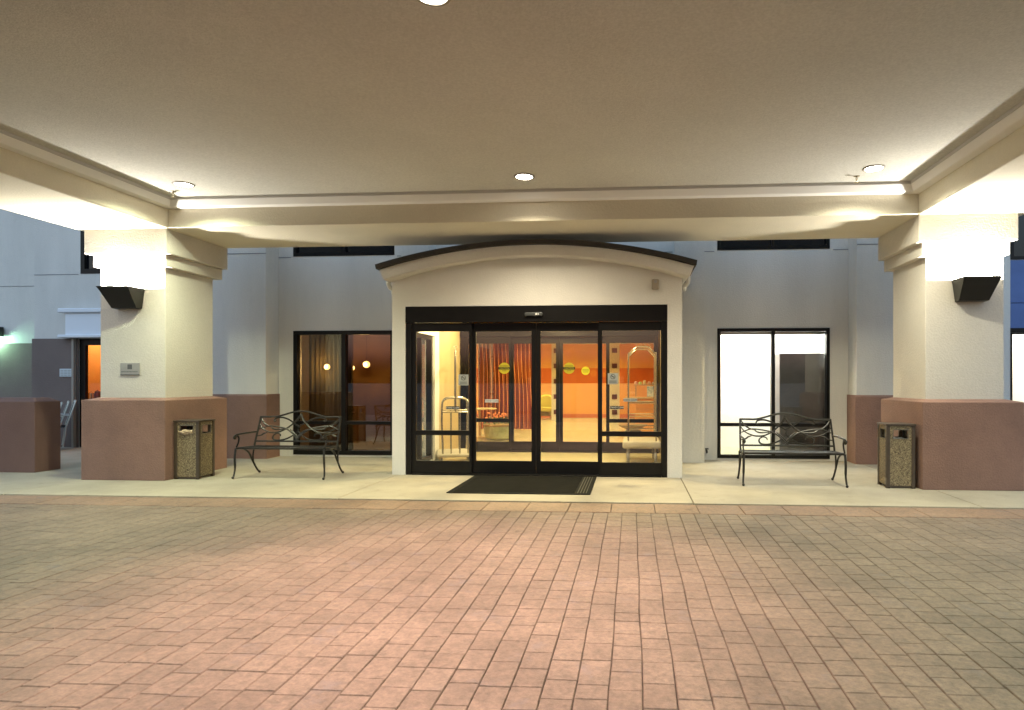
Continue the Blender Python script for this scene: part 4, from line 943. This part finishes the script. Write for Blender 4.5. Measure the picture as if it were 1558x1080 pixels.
# ------------------------------------------------------------------ benches
def bench():
    t = thing('garden_bench', 'b', 'bench', (0, 0, 0), 'cast metal benches by the windows')
    HW = 0.645; R = 0.0115
    # seat: frame and crossing lattice
    b = BM(); ya, yb, zs = 0.02, 0.46, 0.435; W2 = HW-0.01
    tube(b, spline([(-W2, ya+0.02, zs-0.004), (-W2, 0.2, zs-0.012), (-W2, yb, zs-0.02)], 4), 0.013, 8); tube(b, spline([(W2, ya+0.02, zs-0.004), (W2, 0.2, zs-0.012), (W2, yb, zs-0.02)], 4), 0.013, 8)
    box(b, -W2, W2, ya-0.012, ya+0.018, zs-0.018, zs+0.010, bev=0.006); box(b, -W2, W2, yb-0.012, yb+0.012, zs-0.03, zs-0.006, bev=0.004)
    D = yb-ya; k = -W2-D
    while k < W2:
        for sgn in (1, -1):
            x0, x1 = k, k+D; p0, p1 = (x0, ya), (x1, yb)
            if sgn < 0: p0, p1 = (x1, ya), (x0, yb)
            def clip(p, q):
                (xa, ya_), (xb, yb_) = p, q
                if xa > xb: (xa, ya_), (xb, yb_) = (xb, yb_), (xa, ya_)
                if xb < -W2 or xa > W2: return None
                if xa < -W2: f = (-W2-xa)/(xb-xa); ya_ += f*(yb_-ya_); xa = -W2
                if xb > W2: f = (W2-xa)/(xb-xa); yb_ = ya_+f*(yb_-ya_); xb = W2
                return (xa, ya_), (xb, yb_)
            r = clip(p0, p1)
            if r and abs(r[0][0]-r[1][0]) > 0.02:
                (xa, y_a), (xb, y_b) = r; zf = lambda y: zs-0.003-0.018*(y-ya)/D
                tube(b, [(xa, y_a, zf(y_a)), (xb, y_b, zf(y_b))], 0.0065, 5)
        k += 0.062
    obj('seat', b, M['bronze'], t, smooth=True)
    # back: plane leaning back. u in [-1,1], v in [0,1.235]
    def P(u, v):
        z = 0.49+0.355*v; y = 0.475+0.14*v*0.9; return Vector((u*0.63*(1-0.02*(1-v)*0), y, z))
    def U(px, py): return ((px-710)/545.0, (490-py)/285.0)
    b = BM()
    for s in (-1, 1):
        tube(b, spline([P(s*1.0, -0.30), P(s*1.0, 0), P(s*0.99, 0.5), P(s*0.98, 1.02)], 4), 0.014, 8)
    top = [(-0.98, 1.0), (-0.8, 1.0), (-0.62, 1.005), (-0.42, 1.09), (-0.22, 1.19), (0, 1.235), (0.22, 1.19), (0.42, 1.09), (0.62, 1.005), (0.8, 1.0), (0.98, 1.0)]
    tube(b, spline([P(*p) for p in top], 5), 0.0135, 8); tube(b, [P(-1, 0), P(1, 0)], 0.0125, 8)
    obj('back_frame', b, M['bronze'], t, smooth=True)
    curves = [
        [(704, 165), (690, 200), (655, 250), (600, 305), (540, 345), (470, 378), (400, 390), (320, 383), (230, 345), (180, 290)],
        [(185, 350), (225, 335), (290, 315), (370, 315), (470, 328), (560, 350), (640, 400), (690, 445), (730, 485)],
        [(395, 250), (372, 258), (368, 235), (400, 216), (470, 213), (560, 238), (640, 282), (700, 312), (715, 330)],
        [(486, 432), (478, 410), (440, 398), (400, 415), (388, 445), (410, 472), (470, 480), (560, 465), (640, 428), (700, 380), (716, 350)],
        [(340, 322), (375, 345), (430, 352), (510, 348)],
        [(185, 215), (215, 258), (270, 300), (335, 322)],
        [(180, 430), (230, 420), (260, 400), (300, 388)],
        [(704, 165), (728, 215), (760, 255), (800, 285)],
        [(600, 350), (650, 385), (700, 430), (735, 460)]]
    for s in (1, -1):
        b = BM()
        for c in curves:
            q = [U(*p) for p in c]; q = [(max(-0.985, u)*s, v) for (u, v) in q]
            pts = spline([P(*p) for p in q], 5); n = len(pts)
            tube(b, pts, [0.0105*(0.75+0.45*math.sin(math.pi*i/(n-1))) for i in range(n)], 6)
        obj('scrollwork', b, M['bronze'], t, smooth=True)
    for s in (-1, 1):
        x = s*HW
        b = BM(); tube(b, spline([(x, 0.03, 0.43), (x+s*0.004, 0.012, 0.30), (x+s*0.006, 0.02, 0.15), (x+s*0.012, 0.005, 0.05), (x+s*0.012, -0.02, 0.018)], 4), [0.016]*8+[0.013]*9, 8, flat=0.8)
        bmesh.ops.create_uvsphere(b, u_segments=10, v_segments=8, radius=0.019, matrix=Matrix.Translation((x+s*0.012, -0.018, 0.019)))
        obj('leg', b, M['bronze'], t, smooth=True)
        b = BM(); tube(b, spline([(x, 0.06, 0.42), (x, 0.20, 0.405), (x, 0.33, 0.34), (x, 0.42, 0.22), (x, 0.52, 0.09), (x, 0.585, 0.03), (x, 0.615, 0.022)], 4), 0.0135, 8)
        tube(b, spline([P(s*1.0, -0.2), (x, 0.47, 0.40), (x, 0.44, 0.28), (x, 0.45, 0.19)], 4), 0.012, 8)
        bmesh.ops.create_uvsphere(b, u_segments=10, v_segments=8, radius=0.019, matrix=Matrix.Translation((x, 0.605, 0.020)))
        obj('leg', b, M['bronze'], t, smooth=True)
        b = BM(); tube(b, spline([P(s*1.0, 0.38), (x, 0.40, 0.628), (x, 0.2, 0.625), (x, 0.06, 0.62), (x, 0.0, 0.60), (x, -0.008, 0.575), (x, 0.02, 0.565)], 5), 0.0135, 8)
        bmesh.ops.create_uvsphere(b, u_segments=10, v_segments=8, radius=0.026, matrix=Matrix.Translation((x, 0.012, 0.588)))
        tube(b, spline([(x, 0.07, 0.61), (x, 0.10, 0.56), (x, 0.085, 0.50), (x, 0.04, 0.44)], 4), 0.0115, 8)
        obj('armrest', b, M['bronze'], t, smooth=True)
    return t
bn = bench(); bn['label'] = 'cast metal scroll back bench in front of the dim left window'
bn.location = (-4.955, 8.46, 0); bn.rotation_euler.z = math.radians(0.6)
b2 = copy_tree(bn); b2['label'] = 'cast metal scroll back bench in front of the bright right window'
b2.location = (2.125, 8.335, 0); b2.rotation_euler.z = math.radians(-2.0)

# ------------------------------------------------------------------ litter bins
def litter_bin(x0, x1, y0, y1, rot, label, H=0.83, kind=0):
    cx, cy = (x0+x1)/2, (y0+y1)/2; t = thing('litter_bin', label, 'litter bin', (cx, cy, 0), 'pebble panel litter bins beside the pillars')
    w_ = (x1-x0)/2; d_ = (y1-y0)/2; p = 0.022
    b = BM()
    for sx in (-1, 1):
        for sy in (-1, 1):
            X_, Y_ = cx+sx*(w_-p), cy+sy*(d_-p); box(b, X_-p, X_+p, Y_-p, Y_+p, 0.0, H-0.025, bev=0.004)
    box(b, cx-w_+0.045, cx+w_-0.045, cy-d_+0.012, cy+d_-0.012, 0.012, 0.05)
    obj('post_frame', b, M['canpost'], t)
    zo0, zo1 = H-0.195, H-0.07
    def panel(fn, L):
        b = BM(); us = [-L, -L+0.035, L-0.035, L]; vs = [0.035, zo0, zo1, H-0.03]
        grid_solid(b, us, vs, lambda u, v: abs(u) < L-0.035 and zo0 < v < zo1, 0.0, 0.014, fn); obj('panel', b, M['aggregate'], t)
        b = BM(); L2 = L-0.035
        grid_solid(b, [-L2, -L2+0.008, L2-0.008, L2], [zo0, zo0+0.008, zo1-0.008, zo1], lambda u, v: abs(u) < L2-0.008 and zo0+0.008 < v < zo1-0.008, -0.004, 0.018, fn)
        obj('opening_frame', b, M['brass_dull'], t)
    Lx, Ly = w_-2*p-0.001, d_-2*p-0.001
    panel(lambda u, v, d: (cx+u, cy-d_+0.010+d, v), Lx); panel(lambda u, v, d: (cx+u, cy+d_-0.010-d, v), Lx)
    panel(lambda u, v, d: (cx-w_+0.010+d, cy+u, v), Ly); panel(lambda u, v, d: (cx+w_-0.010-d, cy+u, v), Ly)
    b = BM(); box(b, cx-w_-0.008, cx+w_+0.008, cy-d_-0.008, cy+d_+0.008, H-0.024, H, bev=0.006, seg=2); obj('lid', b, M['canpost'], t)
    b = BM(); grid_solid(b, [-w_+0.03, -w_+0.036, w_-0.036, w_-0.03], [-d_+0.03, -d_+0.036, d_-0.036, d_-0.03], lambda u, v: abs(u) < w_-0.036 and abs(v) < d_-0.036, 0.06, zo0+0.005, lambda u, v, d: (cx+u, cy+v, d))
    obj('liner', b, M['liner'], t)
    # rubbish bag
    b = BM(); bmesh.ops.create_icosphere(b, subdivisions=4, radius=1.0)
    hh = 0.055 if kind == 0 else 0.04
    for v in b.verts:
        n = 1+0.45*noise.noise(v.co*2.3+Vector((kind*9, 1, 4)))+0.2*noise.noise(v.co*6)
        v.co = Vector((cx+v.co.x*(w_-0.05)*min(n, 1.1), cy+v.co.y*(d_-0.05)*min(n, 1.1), zo0-0.03+v.co.z*hh*n))
    obj('rubbish', b, M['liner'] if kind == 0 else M['plastic'], t, smooth=True)
    if kind == 0:
        b = BM(); bmesh.ops.create_icosphere(b, subdivisions=4, radius=1.0)
        for v in b.verts:
            n = 1+0.35*noise.noise(v.co*2.5)+0.3*noise.noise(v.co*5+Vector((3, 3, 3)))
            v.co = Vector((cx-0.01+v.co.x*0.125*n, cy-d_+0.035+v.co.y*0.05*n, zo0+0.025+v.co.z*0.035*n+0.02*v.co.x*0))
        obj('paper_bag', b, M['paper'], t, smooth=True)
    t.rotation_euler.z = math.radians(rot)
litter_bin(-6.44, -6.08, 8.37, 8.73, 2, 'square pebble litter bin with a paper bag in its slot, left pillar', kind=0)
litter_bin(3.285, 3.64, 8.295, 8.63, -2, 'square pebble litter bin standing against the right pillar', kind=1)

# ------------------------------------------------------------------ door mat
t_ = thing('door_mat', 'black ribbed rubber mat on the concrete before the doors', 'mat', (-1.39, 8.25, 0))
b = BM(); box(b, -2.28, -0.50, 7.55, 8.94, 0.002, 0.012, bev=0.004); obj('border', b, M['rubber'], t_)
b = BM()
for k in range(62):
    y = 7.62+k*0.0205; box(b, -2.20, -0.70, y, y+0.012, 0.0125, 0.016)
obj('ribs', b, M['rubber'], t_)
b = BM()
for k in range(4): box(b, -0.665+k*0.035, -0.655+k*0.035, 7.60, 8.90, 0.0125, 0.0155)
obj('edge_ribs', b, mat('worn pale ribs', (0.06, 0.055, 0.04), 0.8), t_)
